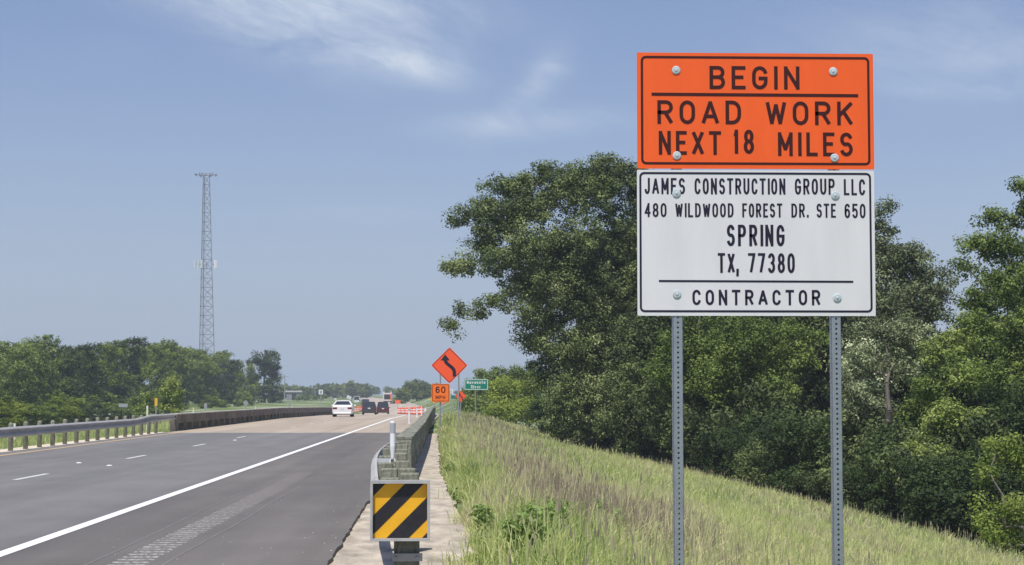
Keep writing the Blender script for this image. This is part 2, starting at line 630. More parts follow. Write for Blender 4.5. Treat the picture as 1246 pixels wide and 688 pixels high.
# raised pavement markers
mk = MB()
mk.lathe([(.07, 0), (.062, .012), (.035, .019)], n=12)
mkm = mk.mesh('pavement_marker', mat('marker_white', (.8, .8, .78), .4))
for i, (px, py) in enumerate([(97.3, 563), (134.3, 566.2), (286.5, 535.8)]):
    D = EYE * F / (py - 484)
    o = bpy.data.objects.new('pavement_marker', mkm)
    C.objects.link(o)
    o.location = (xat(px, D), D, 0.004)
    tag(o, ['white road stud in the left lane, the far one of the near pair', 'white road stud in the lane line just beyond the nearest dash',
            'white road stud just short of the farthest lane dash before the bridge'][i], 'road stud')
M_crack = mat('crack_fill', (.055, .05, .048), .8)
for i, (xa_, xb_, Yc, w_) in enumerate([(-3.9, -2.35, 24.9, .022), (-2.7, -1.5, 33.5, .02), (-4.4, -3.5, 52, .03), (-12.9, -5.2, 61.5, .03)]):
    vs, fs = [], []
    nn_ = 26
    for k in range(nn_ + 1):
        X = xa_ + (xb_ - xa_) * k / nn_
        Y = Yc + .10 * mnoise.noise(Vector((X * 1.7, Yc, 0))) + .04 * mnoise.noise(Vector((X * 9, Yc, 2)))
        hw = w_ / 2 * (.5 + .9 * abs(mnoise.noise(Vector((X * 5, 1, Yc)))) ) * math.sin(math.pi * min(.98, max(.02, k / nn_))) ** .4
        vs += [(X, Y - hw, .0035), (X, Y + hw, .0035)]
        if k: fs.append((2 * k - 2, 2 * k, 2 * k + 1, 2 * k - 1))
    mb = MB(); mb.add(vs, fs)
    tag(mb.build('road_crack', M_crack), kind='structure')
# gravel crumbs and patches on the shoulder
pv, pf = [], []
rg = random.Random(11)
for i in range(300):
    Y = 16 + 60 * rg.random() ** 1.6
    X = rg.choice([rg.uniform(-2.8, -1.25), rg.uniform(-4.4, -1.3), rg.gauss(-1.2, .25), rg.uniform(-1.1, .2)])
    zb = 0 if X < -1.3 else (-.045 if X > -1.12 else 0)
    s = rg.uniform(.004, .011)
    b0 = len(pv)
    a = rg.uniform(0, 6)
    for k in range(4):
        pv.append((X + s * math.cos(a + k * 1.57) * rg.uniform(.7, 1.2), Y + s * math.sin(a + k * 1.57), zb))
    pv.append((X, Y, zb + s * .8))
    pf += [(b0 + k, b0 + (k + 1) % 4, b0 + 4) for k in range(4)]
me = bpy.data.meshes.new('gravel')
me.from_pydata(pv, [], pf)
me.materials.append(mat('gravel', (.30, .28, .25), .9, var=.6, vscale=3, col2=(.6, .58, .54)))
o = bpy.data.objects.new('gravel', me)
C.objects.link(o)
tag(o, 'loose pale gravel crumbs scattered over the shoulder and concrete apron', 'gravel', kind='stuff')

# ------------------------------------------------------------------ guardrails
def wbeam(pts, z0=.40, z1=.71, side=1, thrie=None):
    """W section along pts [(x,y,z)], face toward +x if side=1. returns MB"""
    mb = MB()
    h = z1 - z0
    prof = [(0, 0), (.03, .02), (.078, .18), (.078, .30), (.02, .46), (.02, .54), (.078, .70), (.078, .82), (.03, .98), (0, 1)]
    secs = []
    for i, p in enumerate(pts):
        p = Vector(p)
        a = Vector(pts[max(0, i - 1)]); b = Vector(pts[min(len(pts) - 1, i + 1)])
        d = (b - a).normalized()
        nrm = Vector((d.y, -d.x, 0)) * side
        secs.append([p + nrm * o_ + Vector((0, 0, z0 + h * t_)) for o_, t_ in prof])
    n = len(prof)
    vs = sum(secs, [])
    back = []
    fs = []
    for i in range(len(secs) - 1):
        for k in range(n - 1):
            fs.append((i * n + k, i * n + k + 1, (i + 1) * n + k + 1, (i + 1) * n + k))
    mb.add(vs, fs)
    return mb

def solid(o, t=.004):
    m = o.modifiers.new('thickness', 'SOLIDIFY')
    m.thickness = t
    m.offset = 0
    return o

# left guardrail
XL = -13.25
gl = empty('guardrail', (XL, 54, 0), 'galvanised W-beam guardrail on round timber posts along the left side of the road', 'guardrail')
beam_pts = [(0, y - 54, 0) for y in np.arange(20, 76.5, 3.8)] + [(0, 76.5 - 54, 0.0), (.0, 79 - 54, .07), (.0, 80.5 - 54, .12), (.0, 88.0 - 54, .13)]
bm_ = wbeam(beam_pts)
solid(bm_.build('beam', M_galv, gl))
pm = MB()
pm.lathe([(.078, -.3), (.078, .77), (.072, .80), (.05, .83), (.015, .84)], n=12)
post_me = pm.mesh('post', M_wood)
post_me.shade_smooth()
bk = MB()
bk.box(-.001, .12, -.075, .075, .42, .70)
block_me = bk.mesh('block', M_wood)
for k in range(-13, 16):
    y = 54.3 + 1.955 * k
    p = kid('post', post_me, gl, (-.235, y - 54, random.uniform(-.015, .015)), random.uniform(0, 6))
    kid('block', block_me, gl, (-.14, y - 54, 0))
bt = MB()
bt.lathe([(.018, 0), (.018, .012), (.008, .02)], n=8, axis='X')
bolt_me = bt.mesh('bolt', M_galvd)
for k in range(-6, 12):
    y = 54.3 + 1.955 * k
    kid('bolt', bolt_me, gl, (.022, y - 54, .555))

# left bridge rail: concrete beam on short posts
M_conc = mat('shade_dark_rail_concrete', (.125, .108, .092), .9, var=.35, vscale=1.1, col2=(.25, .215, .18), bump=.4, bscale=18, detail=9)  # mottled brown; the shade on the rail faces is mixed into this colour
M_conct = mat('sun_pale_rail_top', (.46, .43, .38), .9, var=.3, vscale=2.0, col2=(.56, .53, .47))  # same concrete, paler because sunlight on the top is painted in
M_moss = mat('mossy_rail_concrete', (.15, .155, .12), .95, var=.4, vscale=5, col2=(.36, .355, .30), bump=.9, bscale=9, detail=12, stretch=(1, .22, 1))
M_mosst = mat('lichened_concrete_top', (.11, .12, .085), .95, var=.5, vscale=5, col2=(.34, .345, .275), bump=.9, bscale=9, detail=12, stretch=(1, .22, 1))

def bridge_rail(name, xa, Y0, Y1, side, mats, label, pitch, seg, w=.36, blen=1.1, first=None, ztop=.83):
    r_ = empty(name, (0, 0, 0), label, 'bridge rail')
    cache = {}
    y = Y0
    k = 0
    while y < Y1 - .5:
        L_ = min(seg, Y1 - y)
        ym = y + L_ / 2
        key = round(L_, 2)
        if key not in cache:
            mb = MB()
            hw = w / 2
            l2 = L_ / 2 - .03
            mb.box(-hw, hw, -l2, l2, .36, ztop - .06, 0)
            mb.box(-hw - .025, hw + .025, -l2 - .004, l2 + .004, ztop - .059, ztop, 1, ch=.015)
            cache[key] = mb.mesh('rail_panel', mats)
        x = xa(ym) + shift(ym)
        dxdy = (xa(ym + 1) + shift(ym + 1) - xa(ym - 1) - shift(ym - 1)) / 2
        kid('rail_panel', cache[key], r_, (x, ym, zr(ym)), -math.atan(dxdy))
        y += seg
        k += 1
    pb = MB()
    pb.box(-w / 2 + .03, w / 2 - .03, -blen / 2, blen / 2, -.1, .358, 0)
    pme = pb.mesh('post', mats)
    y = Y0 + blen / 2
    while y < Y1:
        kid('post', pme, r_, (xa(y) + shift(y), y, zr(y)))
        y += pitch
    return r_

bridge_rail('bridge_rail', lambda Y: -13.3, 87.5, 205, 1, [M_conc, M_conct], 'concrete bridge rail, faces coloured dark as shaded, with open slots along the left side of the bridge', 2.6, 2.6, blen=.75)
bridge_rail('bridge_rail', lambda Y: float(np.interp(Y, [36, 60, 147, 205], [-.97, -1.03, -1.63, -1.73])), 37.5, 205, -1, [M_moss, M_mosst],
            'mossy grey green concrete bridge rail running away behind the striped marker', 2.6, 2.6, w=.30, blen=1.3, ztop=.80)

# right guardrail, turned away from the road at its near end
gr = empty('guardrail', (-1.0, 28, 0), 'galvanised guardrail on square timber blocks curving behind the striped marker panel', 'guardrail')
def gxr(Y):
    return float(np.interp(Y, [16.6, 20, 22, 25, 28, 31, 34, 38, 41], [-.60, -.80, -.89, -1.02, -1.13, -1.20, -1.22, -1.17, -1.14]))
mb = wbeam([(gxr(y) + 1.0, y - 28, 0.02) for y in np.arange(16.9, 39.1, .5)], z0=.38, z1=.69, side=-1)
solid(mb.build('beam', M_galv, gr), .005)
for i, y in enumerate([19.6, 21.7, 24.2, 27.0, 29.8, 32.6, 35.4]):
    wob = [(.03, .0), (0, .02), (.0, .0), (.02, .0), (.0, .03), (.0, .0), (.0, .0)][i]
    pb = MB()
    pb.box(-.1, .1, -.1, .1, -.4, .76 + wob[0], ch=.012)
    kid('post', pb.mesh('post', M_wood), gr, (gxr(y) + 1.0 + .33 + wob[1], y - 28, 0), random.uniform(-.05, .05))
    pb = MB()
    pb.box(-.098, .098, -.085, .085, .33, .74 + wob[1], ch=.012)
    kid('block', pb.mesh('block', M_wood), gr, (gxr(y) + 1.0 + .118 + wob[1], y - 28, 0), random.uniform(-.05, .05))
# anchor strap bracket
mb = MB()
mb.box(-.09, .10, -.01, .01, .70, .78)
mb.box(-.09, -.07, -.05, .05, .62, .779)
mb.build('bracket', mat('white_bracket', (.6, .62, .63), .5, .2), gr, (gxr(25.5) + 1.08, 25.5 - 28, -.03))

# impact head with its yellow and black marker
IH = Vector((xat(487.5, 16.5), 16.5, 0))
ih = empty('impact_head', IH, 'square box-framed end terminal with yellow and black diagonal stripes on the near guardrail end', 'crash terminal')
s = .268
M_frame = mat('grey_frame', (.46, .46, .45), .55, .3, var=.18, vscale=9)
M_yel = mat('yellow_sheeting', (.80, .42, .015), .5, var=.08, vscale=5)
M_blk = mat('black_sheeting', (.018, .018, .022), .5, var=.3, vscale=20)
tz = .58
mb = MB()
for (x0, x1, z0, z1) in ((-s, s, tz + s - .022, tz + s + .006), (-s, s, tz - s, tz - s + .022), (-s, -s + .022, tz - s + .0225, tz + s - .0225), (s - .022, s, tz - s + .0225, tz + s - .0225)):
    mb.box(x0, x1, -.055, .05, z0, z1)
mb.build('box_frame', M_frame, ih)
mb = MB()
q = s - .024
mb.box(-q, q, .0, .012, tz - q, tz + q)
mb.build('backing_plate', M_yel, ih)
# diagonal stripes clipped to the square
def clip_stripe(c0, c1, q):
    """region c0 <= (z - x) <= c1 within [-q,q]^2"""
    poly = [(-q, -q), (q, -q), (q, q), (-q, q)]
    def cut(poly, f):
        o_ = []
        for i in range(len(poly)):
            a, b_ = poly[i], poly[(i + 1) % len(poly)]
            fa, fb = f(a), f(b_)
            if fa >= 0: o_.append(a)
            if (fa >= 0) != (fb >= 0):
                t_ = fa / (fa - fb)
                o_.append((a[0] + (b_[0] - a[0]) * t_, a[1] + (b_[1] - a[1]) * t_))
        return o_
    poly = cut(poly, lambda p: (p[1] - p[0]) - c0)
    return cut(poly, lambda p: c1 - (p[1] - p[0])) if poly else poly
# stripes of the photo, in units of the plate: black bands
for (c0, c1) in ((.375, .60), (.03, .20), (-.32, -.12), (-.60, -.44)):
    poly = clip_stripe(c0, c1, q - .001)
    if len(poly) < 3: continue
    mb = MB()
    n = len(poly)
    vs = [(p[0], -.003, p[1] + tz) for p in poly] + [(p[0], -.0005, p[1] + tz) for p in poly]
    mb.add(vs, [tuple(range(n))] + [(k, n + k, n + (k + 1) % n, (k + 1) % n) for k in range(n)])
    mb.build('black_stripe', M_blk, ih)
mb = MB()
mb.box(-.06, .17, .12, .32, -.35, .50, ch=.01)
mb.build('post', mat('dark_grey_timber', (.10, .11, .095), .9, var=.3, vscale=9, col2=(.19, .20, .175), bump=.5, bscale=20, stretch=(3, 3, .6)), ih)
mb = MB()
mb.box(-.16, .05, .051, 1.1, tz - .16, tz + .16)
mb.box(-.20, -.165, .051, .5, tz - .2, tz + .2)
mb.box(.055, .09, .051, .5, tz - .2, tz + .2)
mb.build('feeder_chute', M_galvd, ih)
mb = MB()
mb.box(-.07, .2, .08, .119, .12, .19)
for x in (-.04, .15):
    mb.lathe([(.014, 0), (.014, .014), (.006, .02)], c=(x, .08, .155), n=8, axis='Y')
mb.build('foot_bracket', M_galvd, ih)

# white flexible delineator on the guardrail
def flex_post(name, loc, h, label, cat, w=.075, ring=False, band=True, group=None):
    r_ = empty(name, loc, label, cat, group=group)
    mb = MB()
    if ring:
        n = 14
        for k in range(n):
            a0, a1 = 2 * math.pi * k / n, 2 * math.pi * (k + 1) / n
            mb.bar((.034 * math.cos(a0), 0, .06 + .052 * math.sin(a0)), (.034 * math.cos(a1), 0, .06 + .052 * math.sin(a1)), .016, .016)
        mb.lathe([(.022, .10), (.026, .16), (w / 2, .26), (w / 2, h - .02), (w / 2 * .9, h)], n=14)
    else:
        mb.lathe([(.10, 0), (.10, .03), (.045, .05), (w / 2, .10), (w / 2, h - .02), (w / 2 * .9, h)], n=12)
    mb.build('tube', M_flex, r_, smooth=False)
    if band:
        mb = MB()
        mb.lathe([(w / 2 + .002, h - .16), (w / 2 + .002, h - .03)], n=14)
        mb.build('reflective_band', M_band, r_)
    return r_
M_flex = mat('white_plastic', (.84, .84, .84), .5, var=.06, vscale=12)
M_band = mat('reflective_grey', (.50, .52, .53), .3, .3)
flex_post('delineator', (xat(478, 24.2) + .0, 24.2, .69), .60, 'white tubular delineator with a ring foot standing on the near guardrail block', 'delineator', w=.072, ring=True)
for (px, D, lab) in ((498.2, 112, 'white flexible post on the right shoulder, nearest of the row on the bridge'),
                     (507.6, 152, 'white flexible post on the right shoulder, second of the row on the bridge'),
                     (513.2, 180, 'white flexible post on the right shoulder, third of the row on the bridge'),
                     (518.0, 215, 'white flexible post on the right shoulder, farthest of the row on the bridge')):
    flex_post('delineator', (xat(px, D), D, zr(D)), .95, lab, 'delineator', w=.13, group='white flexible posts along the right shoulder of the bridge')

# ------------------------------------------------------------------ lettering
def arc(cx, cy, rx, ry, a0, a1, n=8):
    n = max(2, int(abs(a1 - a0) / 180 * n) + 1)
    return [(cx + rx * math.cos(R(a0 + (a1 - a0) * i / n)), cy + ry * math.sin(R(a0 + (a1 - a0) * i / n))) for i in range(n + 1)]

def oval(x0=0, x1=1, y0=0, y1=1, k=.34):
    cx, rx, ry = (x0 + x1) / 2, (x1 - x0) / 2, k * (y1 - y0)
    return arc(cx, y1 - ry, rx, ry, 0, 180) + arc(cx, y0 + ry, rx, ry, 180, 360) + [(x1, y1 - ry)]

G = {
 'A': [[(0, 0), (.5, 1), (1, 0)], [(.17, .3), (.83, .3)]],
 'B': [[(.6, .52), (0, .52), (0, 1), (.58, 1)] + arc(.58, .76, .38, .24, 90, -90), [(0, .52), (0, 0), (.58, 0)] + arc(.58, .26, .42, .26, -90, 90)],
 'C': [arc(.5, .67, .5, .33, 15, 180) + arc(.5, .33, .5, .33, 180, 345)],
 'D': [[(.42, 0), (0, 0), (0, 1), (.42, 1)] + arc(.42, .62, .58, .38, 90, 0) + arc(.42, .38, .58, .38, 0, -90)],
 'E': [[(1, 1), (0, 1), (0, 0), (1, 0)], [(0, .52), (.8, .52)]],
 'F': [[(1, 1), (0, 1), (0, 0)], [(0, .52), (.8, .52)]],
 'G': [arc(.5, .67, .5, .33, 15, 180) + arc(.5, .33, .5, .33, 180, 360) + [(1, .47), (.55, .47)]],
 'H': [[(0, 0), (0, 1)], [(1, 0), (1, 1)], [(0, .5), (1, .5)]],
 'I': [[(.5, 0), (.5, 1)]],
 'J': [[(1, 1), (1, .3)] + arc(.5, .3, .5, .3, 0, -170)],
 'K': [[(0, 0), (0, 1)], [(1, 1), (0, .38)], [(.36, .6), (1, 0)]],
 'L': [[(0, 1), (0, 0), (1, 0)]],
 'M': [[(0, 0), (0, 1), (.5, .25), (1, 1), (1, 0)]],
 'N': [[(0, 0), (0, 1), (1, 0), (1, 1)]],
 'O': [oval()],
 'P': [[(0, 0), (0, 1), (.58, 1)] + arc(.58, .745, .42, .255, 90, -90) + [(0, .49)]],
 'R': [[(0, 0), (0, 1), (.58, 1)] + arc(.58, .745, .42, .255, 90, -90) + [(0, .49)], [(.5, .49), (1, 0)]],
 'S': [arc(.5, .745, .48, .255, 20, 255) + arc(.5, .265, .5, .265, 75, -160)],
 'T': [[(0, 1), (1, 1)], [(.5, 1), (.5, 0)]],
 'U': [[(0, 1), (0, .32)] + arc(.5, .32, .5, .32, 180, 360) + [(1, 1)]],
 'V': [[(0, 1), (.5, 0), (1, 1)]],
 'W': [[(0, 1), (.25, 0), (.5, .9), (.75, 0), (1, 1)]],
 'X': [[(0, 0), (1, 1)], [(0, 1), (1, 0)]],
 'Y': [[(0, 1), (.5, .45), (1, 1)], [(.5, .45), (.5, 0)]],
 '0': [oval()], '1': [[(.1, .8), (.55, 1), (.55, 0)]],
 '3': [arc(.5, .75, .46, .25, 160, -80) + arc(.5, .26, .5, .26, 80, -160)],
 '4': [[(.75, 0), (.75, 1), (0, .27), (1, .27)]],
 '5': [[(.92, 1), (.08, 1), (.03, .52)] + arc(.5, .32, .5, .32, 125, -155)],
 '6': [arc(.5, .72, .48, .28, 25, 180) + [(.02, .3)] + arc(.5, .3, .48, .3, 180, 540)],
 '7': [[(0, 1), (1, 1), (.35, 0)]],
 '8': [arc(.5, .755, .44, .245, -90, 270, 8), arc(.5, .26, .5, .26, 90, 450, 8)],
 '.': [[(.5, 0), (.5, .07)]], ',': [[(.6, .09), (.6, -.02), (.3, -.2)]],
 'a': [arc(.5, .33, .46, .33, 0, 360), [(1, .7), (1, 0)]],
 'v': [[(0, .7), (.5, 0), (1, .7)]],
 's': [arc(.5, .53, .46, .17, 20, 250) + arc(.5, .18, .48, .18, 70, -160)],
 'o': [arc(.5, .35, .5, .35, 0, 360)],
 't': [[(.45, 1), (.45, .1), (.9, 0)], [(0, .7), (.95, .7)]],
 'i': [[(.5, 0), (.5, .7)], [(.5, .88), (.5, 1)]],
 'e': [[(0, .36), (1, .36)] + arc(.5, .36, .5, .34, 0, 320)],
 'r': [[(.1, .7), (.1, 0)], [(.1, .4)] + arc(.6, .4, .5, .3, 180, 70)],
}
WID = {'I': .22, 'M': 1.15, 'W': 1.3, '1': .55, '.': .18, ',': .3, 'i': .25, 't': .7, 'r': .75, 'J': .85, 'L': .88, 'E': .9, 'F': .88, 'A': 1.12, 'v': .95}

def stroke(mb, pts, th, lift, mi=0):
    """flat ribbon with mitred joints in the xz plane at y = -lift; sharp corners are cut into separate strokes"""
    if len(pts) > 2:
        for i in range(1, len(pts) - 1):
            u = (Vector(pts[i]) - Vector(pts[i - 1]))
            v_ = (Vector(pts[i + 1]) - Vector(pts[i]))
            if u.length > 1e-5 and v_.length > 1e-5 and u.normalized().dot(v_.normalized()) < -.25:
                stroke(mb, pts[:i + 1], th, lift, mi)
                stroke(mb, pts[i:], th, lift + .00006, mi)
                return
    P = [Vector((p[0], p[1])) for p in pts]
    Q = [P[0]]
    for p in P[1:]:
        if (p - Q[-1]).length > 1e-5: Q.append(p)
    P = Q
    closed = (P[0] - P[-1]).length < 1e-4 and len(P) > 3
    n = len(P)
    if not closed:
        for (a_, b_) in ((0, 1), (n - 1, n - 2)):
            d_ = (P[a_] - P[b_]).normalized()
            P[a_] = P[a_] + d_ * th * (.5 if max(abs(d_.x), abs(d_.y)) > .995 else .22)
    Lf, Rt = [], []
    for i in range(n):
        if closed:
            a = P[i - 1] if i else P[-2]
            c = P[i + 1] if i < n - 1 else P[1]
        else:
            a = P[i - 1] if i else None
            c = P[i + 1] if i < n - 1 else None
        d0 = (P[i] - a).normalized() if a is not None else None
        d1_ = (c - P[i]).normalized() if c is not None else None
        if d0 is None: d0 = d1_
        if d1_ is None: d1_ = d0
        t_ = (d0 + d1_)
        t_ = t_.normalized() if t_.length > 1e-3 else d0
        nn = Vector((-t_.y, t_.x))
        k = max(.45, abs(nn.dot(Vector((-d0.y, d0.x)))))
        Lf.append(P[i] + nn * th / 2 / k)
        Rt.append(P[i] - nn * th / 2 / k)
    vs = [(p.x, -lift, p.y) for p in Lf] + [(p.x, -lift, p.y) for p in Rt]
    mb.add(vs, [(i, i + n, i + 1 + n, i + 1) for i in range(n - 1)], mi)

def word(mb, text, x0, x1, z0, z1, th, lift, gap=.30):
    ws = [WID.get(c, 1.0) for c in text]
    # width = u*(sum ws + gap*(n-1)); strokes sit inside by th/2
    u = (x1 - x0) / (sum(ws) + gap * (len(text) - 1))
    x = x0
    k = 0
    for c, w in zip(text, ws):
        gx0, gw = x + th / 2, max(u * w - th, .0001)
        for st in G[c]:
            stroke(mb, [(gx0 + p[0] * gw, z0 + th / 2 + p[1] * (z1 - z0 - th)) for p in st], th, lift + .00012 * (k % 3))
            k += 1
        x += u * (w + gap)

def rrect(x0, x1, z0, z1, r):
    p = []
    for cx, cz, a in ((x1 - r, z1 - r, 0), (x0 + r, z1 - r, 90), (x0 + r, z0 + r, 180), (x1 - r, z0 + r, 270)):
        p += arc(cx, cz, r, r, a, a + 90, 8)
    return p + [p[0]]

def panel(mb, outline, y0, y1):
    n = len(outline)
    vs = [(p[0], y0, p[1]) for p in outline] + [(p[0], y1, p[1]) for p in outline]
    mb.add(vs, [tuple(range(n)), tuple(range(2 * n - 1, n - 1, -1))] + [(k, n + k, n + (k + 1) % n, (k + 1) % n) for k in range(n)])

# ------------------------------------------------------------------ the big road work sign
M_or = mat('orange_sheeting', (.96, .125, .014), .42, var=.06, vscale=2.5, detail=9, stretch=(3, 1, .7), spec=.5)
M_oredge = mat('orange_sign_edge', (.93, .17, .08), .5)
M_wh = mat('white_sheeting', (.735, .73, .74), .45, var=.04, vscale=2.5, detail=9, stretch=(3, 1, .7), spec=.5)
M_ink = mat('black_print', (.012, .01, .03), .55)
M_inkb = mat('dark_brown_print', (.045, .004, .003), .55)
M_post = mat('perforated_post_steel', (.36, .39, .42), .42, .6, var=.10, vscale=20)
M_wash = mat('washer_plastic', (.50, .57, .60), .65, var=.12, vscale=40)
M_bolt = mat('zinc_bolt', (.62, .66, .68), .4, .3)
DS = 9.19
UP = 236.0
sgn0 = pt(919, 484, DS)
def SX(px): return (px - 919) / UP
def SZ(py): return .9941 * (484 - py) / UP + EYE - .005
sg = empty('road_work_sign', (sgn0.x + .0127, DS, 0), 'large orange road work sign above a white contractor board on two perforated steel posts', 'road sign')

def bolt_on(parent, px, py, y):
    mb = MB()
    mb.lathe([(.0215, 0), (.0215, .002), (.016, .004)], n=20, axis='Y')
    w_ = mb.build('washer', M_wash, parent, (SX(px), y, SZ(py)))
    mb = MB()
    mb.lathe([(.008, .0042), (.008, .006), (.006, .007)], n=6, axis='Y')
    b_ = mb.build('bolt', M_bolt, w_)

def board(name, x0, x1, y0, y1, mat_f, ink, r, br, lines, rules, bolts, thk, th_b, label, edge):
    mb = MB()
    panel(mb, rrect(SX(x0), SX(x1), SZ(y1), SZ(y0), .006), -.003, .0)
    p = mb.build(name, mat_f, sg)
    p['label'] = label
    mb = MB()
    stroke(mb, rrect(SX(br[0]), SX(br[1]), SZ(br[3]), SZ(br[2]), r), th_b, .0042)
    mb.build('border_line', ink, p)
    for (words_, th, gap) in lines:
        for (txt, a, b_, ya, yb) in words_:
            mb = MB()
            word(mb, txt, SX(a), SX(b_), SZ(yb), SZ(ya), th, .0042, gap)
            mb.build('lettering', ink, p)
    for (a, b_, ya, yb) in rules:
        mb = MB()
        stroke(mb, [(SX(a), SZ((ya + yb) / 2)), (SX(b_), SZ((ya + yb) / 2) - .002)], (yb - ya) / UP, .0042)
        mb.build('rule_line', ink, p)
    for bx, by in bolts:
        bolt_on(p, bx, by, -.0046)
    return p

board('sign_panel', 775.5, 1063, 64, 206, M_or, M_inkb, .02, (781.5, 1057, 69.5, 199.5),
      [([('BEGIN', 863.5, 973, 80, 108.5)], .0185, .42),
       ([('ROAD', 800, 901.5, 122.5, 151.5), ('WORK', 931.5, 1037.5, 123, 152)], .0185, .42),
       ([('NEXT', 801.5, 877, 160, 189), ('18', 892, 917, 158, 187.5), ('MILES', 946, 1037, 161, 190)], .018, .42)],
      [(795, 1042.5, 113.2, 117)], [(823, 85.5), (1014, 86), (823.3, 190), (1014.6, 192)], 0, .012, 'orange BEGIN ROAD WORK NEXT 18 MILES panel', None)
board('sign_panel', 775, 1062.5, 207.6, 384.5, M_wh, M_ink, .02, (779, 1057.5, 211.5, 379),
      [([('JAMES', 784, 833, 217.5, 237), ('CONSTRUCTION', 844.5, 954.5, 217.5, 237), ('GROUP', 966, 1014.5, 217.5, 237), ('LLC', 1025.5, 1051.5, 218, 237.5)], .0106, .34),
       ([('480', 784, 810.5, 248, 265), ('WILDWOOD', 821, 891.5, 248, 265), ('FOREST', 902, 950.5, 248, 265), ('DR.', 961.5, 981.5, 248, 265), ('STE', 992, 1015.5, 248, 265), ('650', 1026, 1051.5, 248, 265.5)], .0096, .34),
       ([('SPRING', 883, 953, 274, 300)], .0146, .38),
       ([('TX', 872, 892.5, 308.5, 332.5), (',', 894, 897.5, 308.5, 332.5), ('77380', 908.5, 965, 308.5, 332.5)], .0132, .34),
       ([('CONTRACTOR', 841, 995.5, 353, 371.5)], .0124, .55)],
      [(802, 1034.5, 341.3, 343.7)], [(822.5, 236), (1015, 238), (822.5, 358.5), (1016, 362.5)], 0, .0105, 'white contractor name and address panel', None)

# perforated posts
def perf_post(ztop, zbot, w=.0508, pitch=.0254, r=.0058):
    vs, fs = [], []
    n = int((ztop - zbot) / pitch)
    h = w / 2
    hp = pitch / 2
    oc = [(r * math.cos(R(22.5 + 45 * k)), r * math.sin(R(22.5 + 45 * k))) for k in range(8)]
    for face in range(4):
        ca, sa = [(1, 0), (0, 1), (-1, 0), (0, -1)][face]
        def P(u, z, dep=0):
            x, y = u, -(h - dep)
            return (x * ca - y * sa, x * sa + y * ca, z)
        for i in range(n):
            zc = ztop - (i + .5) * pitch
            b = len(vs)
            hw = .013
            sq = [(hw, hp * .41), (hp * .41, hp), (-hp * .41, hp), (-hw, hp * .41), (-hw, -hp * .41), (-hp * .41, -hp), (hp * .41, -hp), (hw, -hp * .41)]
            vs += [P(u, zc + z) for u, z in sq] + [P(u, zc + z) for u, z in oc] + [P(u, zc + z, .003) for u, z in oc]
            for k in range(8):
                k2 = (k + 1) % 8
                fs.append((b + k, b + k2, b + 8 + k2, b + 8 + k))
                fs.append((b + 8 + k, b + 8 + k2, b + 16 + k2, b + 16 + k))
            c0 = len(vs)
            vs += [P(hw, zc + hp), P(-hw, zc + hp), P(-hw, zc - hp), P(hw, zc - hp)]
            fs += [(b + 1, b + 0, c0), (b + 3, b + 2, c0 + 1), (b + 5, b + 4, c0 + 2), (b + 7, b + 6, c0 + 3)]
        zt, zb = ztop, ztop - n * pitch
        for s_ in (-1, 1):
            b = len(vs)
            vs += [P(s_ * .013, zb), P(s_ * (h - .003), zb), P(s_ * (h - .003), zt), P(s_ * .013, zt), P(s_ * h, zb, .003), P(s_ * h, zt, .003)]
            fs += [(b, b + 1, b + 2, b + 3), (b + 1, b + 4, b + 5, b + 2)]
    me = bpy.data.meshes.new('post')
    me.from_pydata(vs, [], fs)
    me.materials.append(M_post)
    return me
pme = perf_post(SZ(70), -.9)
kid('post', pme, sg, (SX(823.5), .0265, 0))
o = kid('post', pme, sg, (SX(1014.6), .0265, -.006))

# ------------------------------------------------------------------ farther signs on the right
def round_post(mb, x, y, z0, z1, r=.03):
    mb.tube((x, y, z0), (x, y, z1), r, n=8)

def diamond(parent, cx, cz, half, m, ink, y=-.003, border=True, arrow=True):
    mb = MB()
    rr_ = half * .08
    c = []
    for a in (0, 90, 180, 270):
        cxx, czz = (half - rr_ * 1.414) * math.cos(R(a)), (half - rr_ * 1.414) * math.sin(R(a))
        c += arc(cx + cxx, cz + czz, rr_, rr_, a - 45, a + 45, 4)
    panel(mb, c, y, y + .003)
    p = mb.build('sign_panel', m, parent)
    if border:
        mb = MB()
        s_ = .93
        c2 = [(cx + (q_[0] - cx) * s_, cz + (q_[1] - cz) * s_) for q_ in c]
        stroke(mb, c2 + [c2[0]], half * .028, -y + .002)
        mb.build('border_line', ink, p)
    if arrow:
        mb = MB()
        k = half
        path = [(.27, -.52), (.27, -.36), (.24, -.24), (.14, -.12), (-.08, .06), (-.19, .17), (-.23, .28), (-.23, .34)]
        stroke(mb, [(cx + a * k, cz + b_ * k) for a, b_ in path], .185 * k, -y + .002)
        hd = [(-.49, .27), (.03, .27), (-.235, .60)]
        mb.add([(cx + a * k, y - .003, cz + b_ * k) for a, b_ in hd], [(0, 1, 2)])
        mb.build('curve_arrow', ink, p)
    return p

M_or2 = mat('orange_sheeting_far', (1.0, .115, .03), .45, var=.04, vscale=2)
M_or3 = mat('orange_plate_lighter', (.95, .19, .02), .45, var=.04, vscale=2)
M_gry = mat('sign_post_steel', (.42, .43, .44), .5, .5, var=.1, vscale=8)
DW = 88.0
K = F / DW
w0 = pt(546.8, 484, DW)
def WX(px): return (px - 546.8) / K
def WZ(py): return EYE + (484 - py) / K
wsn = empty('curve_warning_sign', (w0.x, DW, 0), 'orange diamond reverse curve sign with a 60 MPH plate beneath, beside the bridge rail', 'road sign')
diamond(wsn, WX(546.8), WZ(445.2), 22.2 / K, M_or2, M_ink)
mb = MB()
panel(mb, rrect(WX(525.2), WX(547.2), WZ(489.5), WZ(467.6), .03), -.045, -.042)
p60 = mb.build('speed_plate', M_or3, wsn)
p60['label'] = 'square orange 60 MPH advisory plate'
mb = MB()
